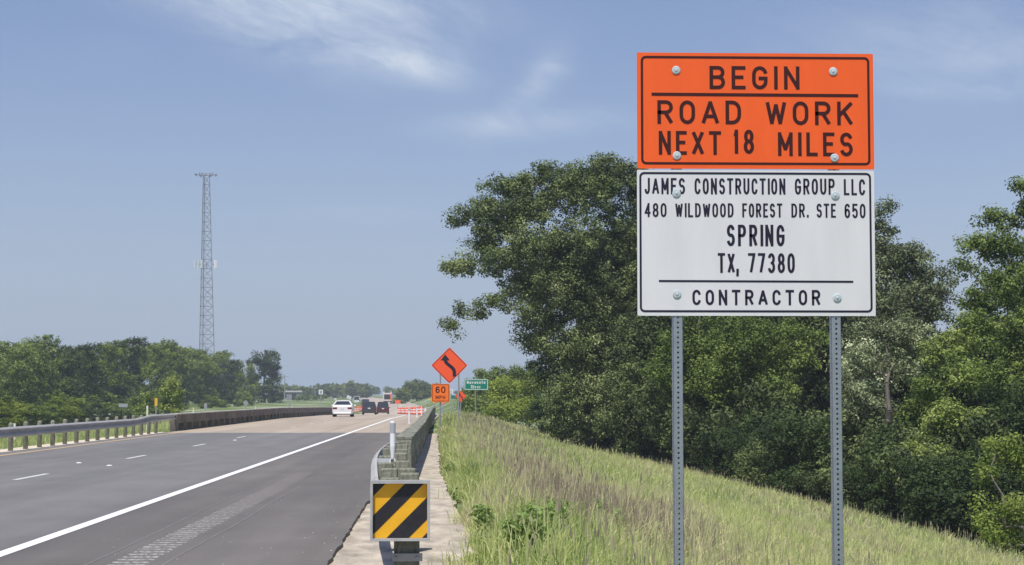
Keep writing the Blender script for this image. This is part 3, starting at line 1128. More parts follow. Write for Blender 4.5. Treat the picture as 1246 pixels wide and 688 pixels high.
stroke(mb, rrect(WX(526.3), WX(546.1), WZ(488.4), WZ(468.7), .05), .022, .0465)
mb.build('border_line', M_inkb, p60)
mb = MB()
word(mb, '60', WX(530), WX(542), WZ(478.8), WZ(470.7), .055, .047, .3)
mb.build('lettering', M_inkb, p60)
mb = MB()
word(mb, 'MPH', WX(530.2), WX(541.8), WZ(486), WZ(481.8), .032, .047, .35)
mb.build('lettering', M_inkb, p60)
for px in (535.8, 558.0):
    gz = ground(w0.x + WX(px), DW)
    mb = MB()
    round_post(mb, WX(px), .04, gz - .3, WZ(440 if px < 540 else 452), .035)
    mb.build('post', M_gry, wsn)
mb = MB()
mb.box(WX(535.8), WX(558.2), .0, .004 + .02, WZ(452.5), WZ(451))
mb.box(WX(535.8), WX(558.2), .0, .004 + .02, WZ(441), WZ(439.5))
mb.build('cross_brace', M_gry, wsn)

# river name sign
DN = 102.0
K = F / DN
n0 = pt(578.8, 484, DN)
def RX_(px): return (px - 578.8) / K
def RZ(py): return EYE + (484 - py) / K
rs = empty('river_name_sign', (n0.x, DN, 0), 'small green Navasota River sign on one steel post in the grass', 'road sign')
mb = MB()
panel(mb, rrect(RX_(564.9), RX_(594), RZ(475.2), RZ(461.6), .06), -.003, 0)
p = mb.build('sign_panel', mat('green_sheeting', (.012, .24, .17), .45, var=.05, vscale=3), rs)
M_wl = mat('white_print', (.75, .8, .78), .5)
mb = MB()
stroke(mb, rrect(RX_(565.7), RX_(593.2), RZ(474.4), RZ(462.4), .05), .035, .005)
mb.build('border_line', M_wl, p)
mb = MB()
word(mb, 'Navasota', RX_(568), RX_(590.5), RZ(467.6), RZ(463.8), .038, .005, .3)
mb.build('lettering', M_wl, p)
mb = MB()
word(mb, 'River', RX_(573), RX_(585), RZ(473.2), RZ(469.2), .038, .005, .3)
mb.build('lettering', M_wl, p)
mb = MB()
round_post(mb, 0, .035, ground(n0.x, DN) - .3, RZ(462), .03)
mb.build('post', M_gry, rs)

# small signs beyond
def small_sign(name, px, py, D, shape, wpx, hpx, m, label, cat='road sign', postm=None, yaw=0.0, arrow=False, inner=None, base=None, ink=None):
    k = F / D
    p0 = pt(px, 484, D)
    gz = ground(p0.x, D) if base is None else base
    r_ = empty(name, (p0.x, D, gz), label, cat, rz=yaw)
    cz = EYE + (484 - py) / k - gz
    if shape == 'diamond':
        diamond(r_, 0, cz, wpx / 2 / k, m, ink or M_ink, border=False, arrow=arrow)
    else:
        mb = MB()
        panel(mb, rrect(-wpx / 2 / k, wpx / 2 / k, cz - hpx / 2 / k, cz + hpx / 2 / k, min(wpx, hpx) * .12 / k), -.003, 0)
        q_ = mb.build('sign_panel', m, r_)
        if inner:
            mb = MB()
            mb.box(-wpx * .24 / k, wpx * .24 / k, -.006, -.0035, cz - hpx * .28 / k, cz + hpx * .28 / k)
            mb.build('printed_block', inner, q_)
    mb = MB()
    round_post(mb, 0, .04, -.3, cz + hpx * .3 / k, .04 if D < 200 else .06)
    mb.build('post', postm or M_gry, r_)
    return r_
M_back = mat('sign_back_aluminium', (.40, .41, .42), .5, .4)
M_yel2 = mat('yellow_sign', (.80, .45, .03), .5)
M_green2 = mat('small_green_sign', (.02, .20, .15), .5)
M_white2 = mat('small_white_sign', (.75, .76, .76), .5)
small_sign('curve_warning_sign', 560.5, 482.5, 150, 'diamond', 14, 12, M_or2, 'small orange diamond curve sign partly behind the right post of the nearer one', arrow=True)
small_sign('road_sign', 552.3, 483.5, 190, 'rect', 7, 4, M_green2, 'tiny green sign between the posts of the orange diamond sign')
small_sign('road_sign', 549.6, 477, 240, 'rect', 3.2, 6, M_white2, 'tiny white sign just right of the 60 MPH plate')
small_sign('warning_sign', 528.3, 486, 170, 'diamond', 11, 11, M_yel2, 'yellow diamond warning sign peeping out below the 60 MPH plate')
small_sign('warning_sign', 538.8, 489.5, 210, 'diamond', 8, 8, M_or3, 'orange diamond sign tip in the grass below the 60 MPH plate')
small_sign('road_sign', 390.3, 477.5, 330, 'rect', 5.2, 5.8, M_white2, 'white square sign with a grey block on a tall post above the left field', inner=M_back)
small_sign('road_sign', 422, 483.3, 480, 'rect', 5.5, 4, M_white2, 'bright white sign tilted above the white sedan').rotation_euler = (0, R(25), 0)
small_sign('warning_sign', 299, 490.6, 190, 'diamond', 7.4, 7.4, M_back, 'grey diamond sign back at the foot of the left trees')
small_sign('road_sign', 352.5, 491, 260, 'diamond', 4.5, 4.5, M_back, 'pale round-cornered sign back in the left field')
small_sign('road_sign', 150, 493.6, 140, 'rect', 10.8, 4.4, M_back, 'wide grey sign back behind the left guardrail', postm=mat('dark_post', (.10, .10, .10), .7))
small_sign('object_marker', 190, 489.5, 120, 'rect', 3.4, 9.5, M_yel2, 'narrow orange yellow marker on a post beside the light green young tree')
small_sign('object_marker', 250.2, 494.5, 160, 'rect', 3.8, 7, M_back, 'narrow pale grey marker behind the left bridge rail')
small_sign('road_sign', 408, 486.3, 520, 'rect', 2.8, 3, M_white2, 'tiny white sign at the edge of the far woods left of the tilted one')
for i, (px, top, bot, D) in enumerate(((17.7, 515.5, 527, 75), (179.3, 494, 513, 92), (235.4, 496.5, 508, 130), (310.8, 494.5, 503, 175), (355.2, 494.5, 501, 200), (385.2, 494.8, 501, 230), (404.5, 495.0, 501, 255))):
    p0 = pt(px, top, D)
    gz = ground(p0.x, D)
    r_ = empty('delineator', (p0.x, D, gz), ['short white delineator behind the left guardrail near the photo edge', 'tall pale delineator post left of the young tree',
        'yellowish delineator first behind the left bridge rail', 'pale delineator below the left tall dark tree', 'pale delineator in front of the green field, left of two',
        'pale delineator below the white square sign', 'pale delineator just left of the white sedan'][i], 'delineator')
    mb = MB()
    mb.box(-.05, .05, -.015, .015, -.2, p0.z - gz, ch=.006)
    mb.build('blade', mat('delineator_pale', (.70, .70, .55), .5) if i == 0 else bpy.data.materials['delineator_pale'], r_)
    mb = MB()
    mb.box(-.04, .04, -.0185, -.0155, p0.z - gz - .15, p0.z - gz - .04)
    mb.build('reflector', M_yel2 if i in (2, 3) else M_white2, r_)

# ------------------------------------------------------------------ traffic drums
M_dor = mat('drum_orange', (.90, .13, .04), .45)
M_dwh = mat('drum_white', (.80, .80, .80), .45)
M_rub = mat('rubber', (.02, .02, .02), .8)
def make_drum():
    r_ = empty('traffic_drum', (0, 0, 0), 'x', 'traffic drum', group='orange and white drums closing the right lane')
    mb = MB()
    mb.lathe([(.38, 0), (.38, .05), (.30, .07)], n=16)
    mb.build('base', M_rub, r_)
    mb = MB()
    prof = [(.285, .07), (.285, .24), (.27, .25), (.27, .40), (.262, .41), (.262, .56), (.252, .57), (.252, .72), (.243, .73), (.243, .90), (.2, .93)]
    mb.lathe(prof, n=16)
    mb.build('body', M_dor, r_)
    for (z0, z1, rr_) in ((.25, .40, .272), (.57, .72, .2545)):
        mb = MB()
        mb.lathe([(rr_, z0), (rr_, z1)], n=16)
        mb.build('white_band', M_dwh, r_)
    mb = MB()
    mb.bar((-.09, 0, .98), (.09, 0, .98), .03, .04)
    mb.bar((-.09, 0, .92), (-.09, 0, 1.0), .03, .03)
    mb.bar((.09, 0, .92), (.09, 0, 1.0), .03, .03)
    mb.build('handle', M_dor, r_)
    return r_
drum = make_drum()
spots = [(513, 212), (509, 222), (504.5, 234), (500, 246), (495.5, 260), (491, 276), (486, 292), (511, 256), (506, 268), (501, 282), (489, 308)]
nm = ['first', 'second', 'third', 'fourth', 'fifth', 'sixth', 'seventh']
for i, (px, D) in enumerate(spots):
    o = drum if i == 0 else copy_tree(drum)
    o.location = (xat(px, D), D, zr(D))
    o['label'] = (nm[i] + ' orange and white drum from the right in the nearer row across the shoulder') if i < 7 else (nm[i - 7] + ' orange and white drum from the right in the farther row')

for i, (px, D) in enumerate([(436, 345), (438, 360), (440.5, 378), (433, 330), (443, 400)]):
    o = copy_tree(drum)
    o.location = (xat(px, D), D, zr(D))
    o['label'] = nm[i] + ' listed orange and white drum of the far line left of the road'
    o['group'] = 'drums of the far line left of the road'
_far = sorted([o for o in C.objects if o.get('group') == 'drums of the far line left of the road'], key=lambda o: o.location.y)
for i, o in enumerate(_far):
    o['label'] = nm[i] + ' nearest drum of the far line between the sedan and the dark SUV'

# ------------------------------------------------------------------ vehicles
M_glass = mat('car_glass', (.03, .035, .04), .08, spec=.9)
M_tyre = mat('tyre', (.018, .018, .018), .85)
M_rim = mat('rim', (.35, .35, .36), .35, .8)
M_red = mat('tail_light', (.16, .01, .012), .25)
M_plate = mat('number_plate', (.65, .67, .66), .5)
M_trim = mat('black_trim', (.02, .02, .02), .6)
M_chrome = mat('chrome', (.6, .6, .6), .2, .9)
def car(name, loc, rz, paint, label, cat, W=1.82, Ln=4.7, H=1.45, suv=False):
    r_ = empty(name, loc, label, cat, rz)
    hw = W / 2
    # y runs forward; rear bumper at y=-Ln/2. rings of the lower body
    def ring(y, w, zb, zt, zs):
        return [(-w * .90, y, zb), (-w, y, zb + .12), (-w, y, (zb + zs) / 2), (-w * .985, y, zs), (-w * .90, y, zt), (0, y, zt + .015), (w * .90, y, zt), (w * .985, y, zs), (w, y, (zb + zs) / 2), (w, y, zb + .12), (w * .90, y, zb), (0, y, zb)]
    zt = .98 if suv else .93
    if suv:
        sec = [(-.5, .90, .36, .93, .84), (-.485, .97, .30, .97, .88), (-.40, 1.0, .24, 1.0, .92), (-.15, 1.0, .2, 1.0, .92), (.15, 1.0, .2, 1.0, .92), (.27, 1.0, .2, .99, .90), (.42, .97, .26, .93, .82), (.49, .88, .3, .82, .72), (.5, .8, .36, .74, .64)]
    else:
        sec = [(-.5, .88, .38, .90, .80), (-.485, .96, .30, .985, .86), (-.40, 1.0, .22, 1.0, .86), (-.28, 1.0, .2, .96, .86), (.05, 1.0, .2, .93, .85), (.22, 1.0, .2, .90, .82), (.40, .96, .24, .80, .72), (.49, .86, .3, .66, .58), (.5, .76, .36, .60, .52)]
    vs, fs = [], []
    for (t_, w, zb, z2, zs) in sec:
        vs += ring(t_ * Ln, w * hw, zb, z2, zs)
    n = 12
    for i in range(len(sec) - 1):
        for k in range(n):
            fs.append((i * n + k, i * n + (k + 1) % n, (i + 1) * n + (k + 1) % n, (i + 1) * n + k))
    fs += [tuple(range(n)), tuple(range(len(sec) * n - 1, (len(sec) - 1) * n - 1, -1))]
    mb = MB()
    mb.add(vs, fs)
    mb.build('body', paint, r_, smooth=False)
    # cabin
    if suv:
        cab = [(-.475, .88, .99, -.44, .76), (-.46, .90, .99, -.40, .80)]
        yb0, yb1, yt0, yt1 = -.478 * Ln, .24 * Ln, -.43 * Ln, .08 * Ln
    else:
        yb0, yb1, yt0, yt1 = -.40 * Ln, .25 * Ln, -.22 * Ln, .08 * Ln
    wb, wt = hw * .90, hw * (.70 if suv else .61)
    zb_, zt_ = (.90 if suv else 1.0), H
    mb = MB()
    ys = [(yb0, yt0), (yb0 * .6 + yb1 * .4, yt0 * .55 + yt1 * .45), (yb1, yt1)]
    low = [(-wb, yb0, zb_), (wb, yb0, zb_), (wb, yb1, zb_), (-wb, yb1, zb_)]
    up = [(-wt, yt0, zt_ - .05), (wt, yt0, zt_ - .05), (wt, yt1, zt_ - .05), (-wt, yt1, zt_ - .05)]
    mb.add(low + up, [(0, 1, 5, 4), (1, 2, 6, 5), (2, 3, 7, 6), (3, 0, 4, 7)])
    mb.build('windows', M_glass, r_)
    mb = MB()
    tp = [(-wt * .86, yt0 + .12, zt_), (wt * .86, yt0 + .12, zt_), (wt * .86, yt1 - .15, zt_), (-wt * .86, yt1 - .15, zt_)]
    e = .012
    u2 = [(-wt - e, yt0 - e, zt_ - .055), (wt + e, yt0 - e, zt_ - .055), (wt + e, yt1 + e, zt_ - .055), (-wt - e, yt1 + e, zt_ - .055)]
    mb.add(u2 + tp, [(4, 5, 6, 7), (0, 1, 5, 4), (1, 2, 6, 5), (2, 3, 7, 6), (3, 0, 4, 7), (3, 2, 1, 0)])
    for sx in (-1, 1):
        mb.bar((sx * (wb), yb0, zb_), (sx * (wt), yt0, zt_ - .05), .09, .07)
        mb.bar((sx * (wb), yb1, zb_), (sx * (wt), yt1, zt_ - .05), .07, .06)
        mb.bar((sx * (wb + .005), (yb0 + yb1) / 2, zb_), (sx * (wt + .005), (yt0 + yt1) / 2, zt_ - .05), .05, .09)
    mb.bar((-wb, yb0, zb_ + .0), (wb, yb0, zb_ + .0), .08, .09)
    mb.build('roof', paint, r_)
    wr = .34 if suv else .32
    for sx in (-1, 1):
        for wy in (-.31 * Ln, .30 * Ln):
            mb = MB()
            mb.lathe([(wr * .8, -.12), (wr, -.10), (wr, .10), (wr * .8, .12)], n=20, axis='X')
            w_ = mb.build('wheel', M_tyre, r_, (sx * (hw - .13), wy, wr))
            mb = MB()
            mb.lathe([(wr * .62, sx * .121), (wr * .5, sx * .128)], n=14, axis='X')
            mb.build('rim', M_rim, w_)
        mb = MB()
        yy = -.5 * Ln
        if suv:
            mb.box(*sorted((sx * hw * .70, sx * hw * .93)), yy - .012, yy + .1, .66, .96, ch=.02)
        else:
            mb.box(*sorted((sx * hw * .50, sx * hw * .93)), yy - .012, yy + .1, .68, .84, ch=.02)
        mb.build('tail_light', M_red, r_)
        mb = MB()
        mb.box(*sorted((sx * (hw + .0), sx * (hw + .17))), .15 * Ln, .15 * Ln + .08, .92, 1.05, ch=.015)
        mb.build('mirror', paint, r_)
    mb = MB()
    mb.box(-.16, .16, -.5 * Ln - .015, -.5 * Ln + .02, .62 if not suv else .74, .77 if not suv else .89)
    mb.build('number_plate', M_plate, r_)
    mb = MB()
    mb.box(-hw * .86, hw * .86, -.5 * Ln - .03, -.5 * Ln + .15, .27, .40, ch=.03)
    mb.build('rear_bumper', M_trim if suv else paint, r_)
    return r_

P_white = mat('white_car_paint', (.80, .80, .80), .3, spec=.6)
P_dark = mat('dark_grey_car_paint', (.035, .04, .045), .3, spec=.6)
P_mar = mat('maroon_car_paint', (.09, .015, .018), .3, spec=.6)
def on_road(px, D):
    return (xat(px, D), D, zr(D))
car('sedan', on_road(418, 160), R(1), P_white, 'white sedan seen from behind in the left lane on the bridge', 'car', W=1.78, Ln=4.6, H=1.42)
car('suv', on_road(449.6, 236), R(1.5), P_dark, 'dark grey SUV in the queue right behind the maroon one', 'car', W=1.86, Ln=4.6, H=1.66, suv=True)
car('suv', on_road(465.8, 276), R(3), P_mar, 'maroon SUV with a white rear plate, right of the dark grey SUV', 'car', W=1.9, Ln=4.7, H=1.85, suv=True)
car('pickup_truck', on_road(444.8, 430), R(3), P_dark, 'dark vehicle farther up the road above the dark grey SUV', 'car', W=2.0, Ln=5.0, H=1.95, suv=True)
car('van', on_road(434, 520), R(3), P_white, 'small white van far up the road between sedan and dark SUV', 'car', W=2.0, Ln=5, H=2.1, suv=True)

# box truck with orange rear on the far road
DT = 520
tk = empty('work_truck', on_road(471.5, DT), 'cream work truck with dark rear opening and orange panels on the far road', 'truck', R(2))
M_cream = mat('cream_truck_paint', (.66, .62, .55), .5)
mb = MB()
mb.box(-1.25, 1.25, -3.6, 1.6, .75, 3.0, ch=.06)
mb.build('box_body', M_cream, tk)
mb = MB(); mb.box(-.95, .75, -3.63, -3.601, 1.2, 2.6); mb.build('rear_opening', M_trim, tk)
mb = MB(); mb.box(.80, 1.2, -3.64, -3.601, 1.0, 2.8); mb.build('orange_panel', M_dor, tk)
mb = MB(); mb.box(-1.1, 1.1, 1.7, 3.6, .6, 2.5, ch=.12); mb.build('cab', M_cream, tk)
mb = MB(); mb.box(-.98, .98, 2.2, 3.61, 1.6, 2.3); mb.build('windscreen', M_glass, tk)
mb = MB(); mb.box(-1.0, 1.0, -3.5, 3.4, .5, .74); mb.build('chassis', M_trim, tk)
for sx in (-1, 1):
    for wy in (-2.4, 2.6):
        mb = MB(); mb.lathe([(.42, -.15), (.5, -.12), (.5, .12), (.42, .15)], n=16, axis='X')
        mb.build('wheel', M_tyre, tk, (sx * 1.0, wy, .5))
    mb = MB(); mb.lathe([(.14, 3.01), (.14, 3.3), (.08, 3.42)], n=10); mb.build('beacon', mat('beacon', (.8, .75, .6), .3) if sx < 0 else bpy.data.materials['beacon'], tk, (sx * 1.0, -3.2, 0))
small_sign('warning_sign', 484, 489.3, 400, 'rect', 6.5, 4.2, M_dor, 'small orange board on the verge below the cream work truck')

# traffic cones and pale side road
# ------------------------------------------------------------------ communication tower
DTW = 560.0
K = F / DTW
b0 = pt(250, 484, DTW)
gz = ground(b0.x, DTW)
tw = empty('communication_tower', (b0.x, DTW, gz), 'tall grey lattice communication tower with antennas rising behind the left trees', 'tower')
TH = EYE + (484 - 214) / K - gz
M_tow = mat('tower_steel', (.19, .19, .20), .6, .3)
def tw_w(z): return float(np.interp(z, [0, TH * .45, TH], [3.7, 2.6, 1.35]))
def leg(k, z):
    a = R(90 + 120 * k + 25)
    x = float(np.interp(z, [0, TH], [0, -.6]))
    return Vector((x + tw_w(z) * .85 * math.cos(a), tw_w(z) * .85 * math.sin(a), z))
nb = 24
zs = [TH * i / nb for i in range(nb + 1)]
for k in range(3):
    mb = MB()
    for i in range(nb):
        mb.tube(leg(k, zs[i]), leg(k, zs[i + 1]), .11, .11, 5, caps=False)
    mb.build('leg', M_tow, tw)
for i in range(nb):
    mb = MB()
    for k in range(3):
        k2 = (k + 1) % 3
        mb.tube(leg(k, zs[i]), leg(k2, zs[i + 1]), .055, .055, 4, caps=False)
        mb.tube(leg(k2, zs[i]), leg(k, zs[i + 1]), .055, .055, 4, caps=False)
        mb.tube(leg(k, zs[i + 1]), leg(k2, zs[i + 1]), .06, .06, 4, caps=False)
    mb.build('bracing', M_tow, tw)
mb = MB()
zt = TH
for k in range(3):
    a = R(40 + 120 * k)
    c_ = Vector((-.6, 0, zt))
    e1 = c_ + Vector((math.cos(a) * 2.6, math.sin(a) * 2.6, .2))
    tv = Vector((-math.sin(a), math.cos(a), 0))
    mb.tube(c_, e1, .09, n=5)
    mb.tube(e1 - tv * 2.0, e1 + tv * 2.0, .08, n=5)
    for s_ in (-2, -1.2, 1.2, 2):
        mb.box(*[v for pr in ((e1 + tv * s_).x - .14, (e1 + tv * s_).x + .14) for v in [pr]], (e1 + tv * s_).y - .1, (e1 + tv * s_).y + .1, zt - .25, zt + .45)
mb.build('top_antennas', M_tow, tw)
M_ant = mat('antenna_panel', (.78, .79, .80), .5)
zm = EYE + (484 - 323) / K - gz
for k in range(3):
    for s_ in (-1, 1):
        mb = MB()
        p_ = leg(k, zm)
        a = R(90 + 120 * k + 25)
        tv = Vector((-math.sin(a), math.cos(a), 0))
        mb.tube(p_, p_ + Vector((math.cos(a), math.sin(a), 0)) * 1.2 + tv * s_ * 1.3, .07, n=5)
        mb.build('antenna_arm', M_tow, tw)
for k in range(3):
    for s_ in (-1, 0, 1):
        a = R(90 + 120 * k + 25)
        tv = Vector((-math.sin(a), math.cos(a), 0))
        p_ = leg(k, zm) + Vector((math.cos(a), math.sin(a), 0)) * 1.25 + tv * s_ * 1.3
        mb = MB()
        mb.box(-.24, .24, -.14, .14, -1.25, 1.25, ch=.03)
        mb.build('panel_antenna', M_ant, tw, p_, a)

# ------------------------------------------------------------------ low shed and poles beyond the left field
DB = 600
b0 = pt(358, 484, DB)
gz = ground(b0.x, DB)
sh = empty('shed', (b0.x, DB, gz), 'grey flat-roofed shed with a pale fascia at the edge of the left field', 'shed')
M_shed = mat('shed_wall', (.25, .25, .26), .8, var=.2, vscale=1)
mb = MB(); mb.box(-2.4, 2.4, -2, 2, -.3, 2.6); mb.build('wall', M_shed, sh)
mb = MB(); mb.box(-2.7, 2.7, -2.3, 2.3, 2.61, 3.1); mb.build('roof', mat('shed_roof', (.55, .55, .54), .7), sh)
mb = MB(); mb.box(-.6, .9, -2.03, -2.001, 0, 2.1); mb.build('door', M_dark, sh)
for i, (px, top, D) in enumerate(((346.5, 456, 420), (383.5, 470, 560))):
    p0 = pt(px, top, D)
    gz = ground(p0.x, D)
    r_ = empty('utility_pole', (p0.x, D, gz), ['thin grey utility pole right of the tall dark tree', 'pinkish utility pole left of the white square sign'][i], 'pole')
    mb = MB(); mb.tube((0, 0, -.5), (0, 0, p0.z - gz), .15, .09, 8); mb.build('pole', M_back, r_)
    mb = MB(); mb.bar((-.9, 0, p0.z - gz - .5), (.9, 0, p0.z - gz - .5), .1, .12); mb.build('cross_arm', M_back, r_)

# ------------------------------------------------------------------ trees
def leaves(centers, rad, per, size, rng, tint_c=None, up=.55, flat=.75, tint_j=.11, curl=.25):
    """leaf quads in clusters. returns V,F,tint"""
    n = len(centers)
    per = np.asarray(per) if np.ndim(per) else np.full(n, per)
    idx = np.repeat(np.arange(n), per)
    m = len(idx)
    d = rng.normal(size=(m, 3))
    d /= np.linalg.norm(d, axis=1)[:, None]
    rr_ = rng.random(m) ** .45
    r = rad[idx]
    off = d * (rr_ * r)[:, None]
    off[:, 2] *= flat
    P = centers[idx] + off
    nrm = d * .85 + rng.normal(size=(m, 3)) * .42
    nrm[:, 2] += up
    nrm /= np.linalg.norm(nrm, axis=1)[:, None]
    a = rng.normal(size=(m, 3))
    t1 = np.cross(nrm, a)
    t1 /= np.linalg.norm(t1, axis=1)[:, None]
    t2 = np.cross(nrm, t1)
    s = size * rng.uniform(.6, 1.35, m)
    l = (t1 * s[:, None])
    w = (t2 * (s * .52)[:, None])
    k = nrm * (s * curl)[:, None]
    V = np.empty((m, 4, 3), np.float32)
    V[:, 0] = P - l * .5
    V[:, 1] = P + w * .5 + k * .3
    V[:, 2] = P + l * .5
    V[:, 3] = P - w * .5 + k * .3
    Fq = np.arange(m * 4).reshape(m, 4)
    base = np.zeros(n) + .5 if tint_c is None else tint_c
    t_ = np.clip(base[idx] + rng.normal(size=m) * tint_j, 0, 1)
    return V.reshape(-1, 3), Fq, t_

def fill_lobes(lobes, spacing, rng, shell=.55):
    """cluster centres spread through ellipsoids, biased to the shell"""
    cs, li = [], []
    for i, (c, r) in enumerate(lobes):
        vol = 4.19 * r[0] * r[1] * r[2]
        n = max(5, int(vol ** .80 / spacing ** 2.4 * .9))
        d = rng.normal(size=(n, 3))
        d /= np.linalg.norm(d, axis=1)[:, None]
        q = rng.random(n) ** shell
        bump = 1 + .16 * np.sin(d[:, 0] * 7 + i) * np.cos(d[:, 2] * 6 + i * 2)
        cs.append(np.array(c) + d * (q * bump)[:, None] * np.array(r))
        li += [i] * n
    return np.vstack(cs), np.array(li)

M_bark = mat('bark', (.10, .085, .07), .95, var=.35, vscale=5, bump=.8, bscale=12, col2=(.19, .17, .145), stretch=(3, 3, .5))

def limb_mesh(base, lobes, h_trunk, r0, rng, clusters=None, twigs=60):
    mb = MB()
    base = Vector(base)
    top = base + Vector((rng.normal() * .3, rng.normal() * .3, h_trunk))
    mid = base.lerp(top, .5) + Vector((rng.normal() * .15, rng.normal() * .15, 0))
    mb.path([base + Vector((0, 0, -.4)), base + Vector((0, 0, .3)), mid, top], [r0 * 1.5, r0, r0 * .8, r0 * .65], 9)
    nodes = []
    done = [(mid.lerp(top, .3), r0 * .7), (mid.lerp(top, .7), r0 * .65), (top, r0 * .6)]
    for (c, r) in sorted(lobes, key=lambda q: (Vector(q[0]) - top).length):
        c = Vector(c)
        # grow from the nearest limb that already exists and lies nearer the trunk
        st, rs = min(done, key=lambda q: (q[0] - c).length + .45 * (q[0] - top).length)
        dd = c - st
        bend = Vector((rng.normal(), rng.normal(), rng.normal() + .5)) * dd.length * .13
        m1 = st + dd * .35 + bend
        m2 = st + dd * .7 + bend * .6
        rb = max(.025, min(rs * .75, r0 * .5))
        mb.path([st, m1, m2, c], [rb, rb * .8, rb * .62, rb * .45], 6)
        done.append((c, rb * .62))
        done.append((m2, rb * .7))
        nodes += [(m1, rb * .5), (c, rb * .35), (m2, rb * .4)]
    if clusters is not None:
        P = np.array([tuple(n_[0]) for n_ in nodes])
        sel = rng.choice(len(clusters), min(twigs, len(clusters)), replace=False)
        for s_ in sel:
            c = clusters[s_]
            j = int(np.argmin(((P - c) ** 2).sum(1)))
            p, rb = nodes[j]
            cc = Vector(c)
            q = p.lerp(cc, .55) + Vector((rng.normal() * .1, rng.normal() * .1, .12)) * (cc - p).length
            mb.path([p, q, cc], [rb * .7, rb * .4, .012], 4)
    return mb

def tree(name, label, cat, base, lobes, spacing, crad, per, size, lm, seed, h_trunk, r0, twigs=80, group=None, tint=(.25, .75), up=.55, tint_lobe=.12, shell=.55, dens=1.0):
    """lobes in world coordinates"""
    rng = np.random.default_rng(seed)
    base = Vector(base)
    r_ = empty(name, base, label, cat, group=group)
    lb = [((c[0] - base.x, c[1] - base.y, c[2] - base.z), r) for c, r in lobes]
    cs, li = fill_lobes(lb, spacing / dens ** .417, rng, shell)
    size *= dens ** .2
    lobe_t = rng.uniform(-tint_lobe, tint_lobe, len(lb))
    tc_ = rng.uniform(tint[0], tint[1], len(cs)) + lobe_t[li]
    rad = crad * rng.uniform(.65, 1.35, len(cs))
    V, Fq, tn = leaves(cs, rad, per, size, rng, tc_, up)
    me = np_mesh('crown', V, Fq, lm, tn)
    kid('crown', me, r_)
    mb = limb_mesh((0, 0, 0), lb, h_trunk, r0, rng, cs, twigs)
    kid('trunk', mb.mesh('trunk', M_bark), r_)
    return r_

def LB(px, py, D, rx, ry, rd=None):
    k = D / F
    p = pt(px, py, D)
    return ((p.x, p.y, p.z), (rx * k, (rd if rd else max(rx, ry) * .85) * k, ry * k))

def gbase(px, D):
    x = xat(px, D)
    return (x, D, ground(x, D))

L_oak = leaf_mat('oak_leaves', [(0, (0.057, 0.082, 0.031)), (.4, (0.129, 0.170, 0.057)), (.75, (0.221, 0.272, 0.095)), (1, (0.365, 0.416, 0.180))], .22, .62, .2)
L_grn = leaf_mat('broadleaf_green', [(0, (0.068, 0.099, 0.024)), (.4, (0.148, 0.209, 0.048)), (.75, (0.251, 0.327, 0.076)), (1, (0.419, 0.475, 0.152))], .32, .62, .2)
L_sil = leaf_mat('silvery_leaves', [(0, (0.082, 0.107, 0.048)), (.4, (0.185, 0.221, 0.105)), (.75, (0.369, 0.423, 0.224)), (1, (0.777, 0.826, 0.527))], .2, .62, .2)
L_lit = leaf_mat('light_green_leaves', [(0, (0.097, 0.136, 0.023)), (.4, (0.179, 0.250, 0.046)), (.8, (0.292, 0.363, 0.078)), (1, (0.421, 0.469, 0.143))], .38, .62, .2)
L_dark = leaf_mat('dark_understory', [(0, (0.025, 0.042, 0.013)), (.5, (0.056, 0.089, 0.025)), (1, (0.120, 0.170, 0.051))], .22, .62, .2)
L_will = leaf_mat('willow_leaves', [(0, (0.141, 0.190, 0.029)), (.5, (0.268, 0.341, 0.057)), (1, (0.397, 0.460, 0.094))], .38, .6, .2)
L_far = leaf_mat('far_tree_leaves', [(0, (0.064, 0.100, 0.018)), (.4, (0.148, 0.202, 0.031)), (.75, (0.251, 0.320, 0.047)), (1, (0.383, 0.428, 0.078))], .25, .6, .2)

oak = [LB(722, 352, 97, 40, 34), LB(660, 392, 95, 30, 24), LB(690, 330, 97, 44, 34), LB(640, 350, 95, 34, 24), LB(612, 230, 95, 28, 13), LB(640, 222, 95, 32, 14), LB(668, 212, 95, 28, 14), LB(590, 248, 94, 22, 12), LB(738, 208, 96, 34, 20), LB(700, 218, 96, 30, 20), LB(775, 215, 96, 30, 24), LB(735, 228, 96, 42, 36), LB(700, 238, 95, 42, 30), LB(650, 244, 95, 40, 26), LB(620, 262, 94, 42, 34), LB(592, 292, 93, 32, 22), LB(578, 262, 93, 30, 12), LB(557, 270, 93, 15, 8),
       LB(565, 322, 92, 26, 12), LB(548, 326, 92, 12, 7), LB(600, 318, 92, 34, 20), LB(552, 395, 90, 14, 13, 14), LB(562, 378, 90, 12, 8, 12), LB(585, 382, 91, 16, 9), LB(598, 366, 91, 20, 14), LB(628, 378, 92, 20, 14),
       LB(640, 305, 93, 46, 34), LB(690, 300, 94, 52, 42), LB(750, 300, 96, 50, 50), LB(660, 352, 93, 42, 34), LB(712, 360, 94, 50, 42), LB(770, 360, 96, 45, 50), LB(650, 415, 93, 26, 26),
       LB(690, 430, 93, 42, 38), LB(740, 430, 94, 46, 44), LB(790, 300, 98, 50, 70), LB(660, 455, 93, 28, 22), LB(690, 485, 92, 40, 34), LB(735, 495, 92, 42, 40), LB(693, 520, 92, 34, 20)]
tree('oak_tree', 'large dark oak tree with branches reaching left over the orange diamond sign', 'tree', gbase(722, 95), oak, .52, .49, 88, .130, L_oak, 5, 4.5, .42, 260, tint=(.12, .85), dens=2.0, tint_lobe=.16)

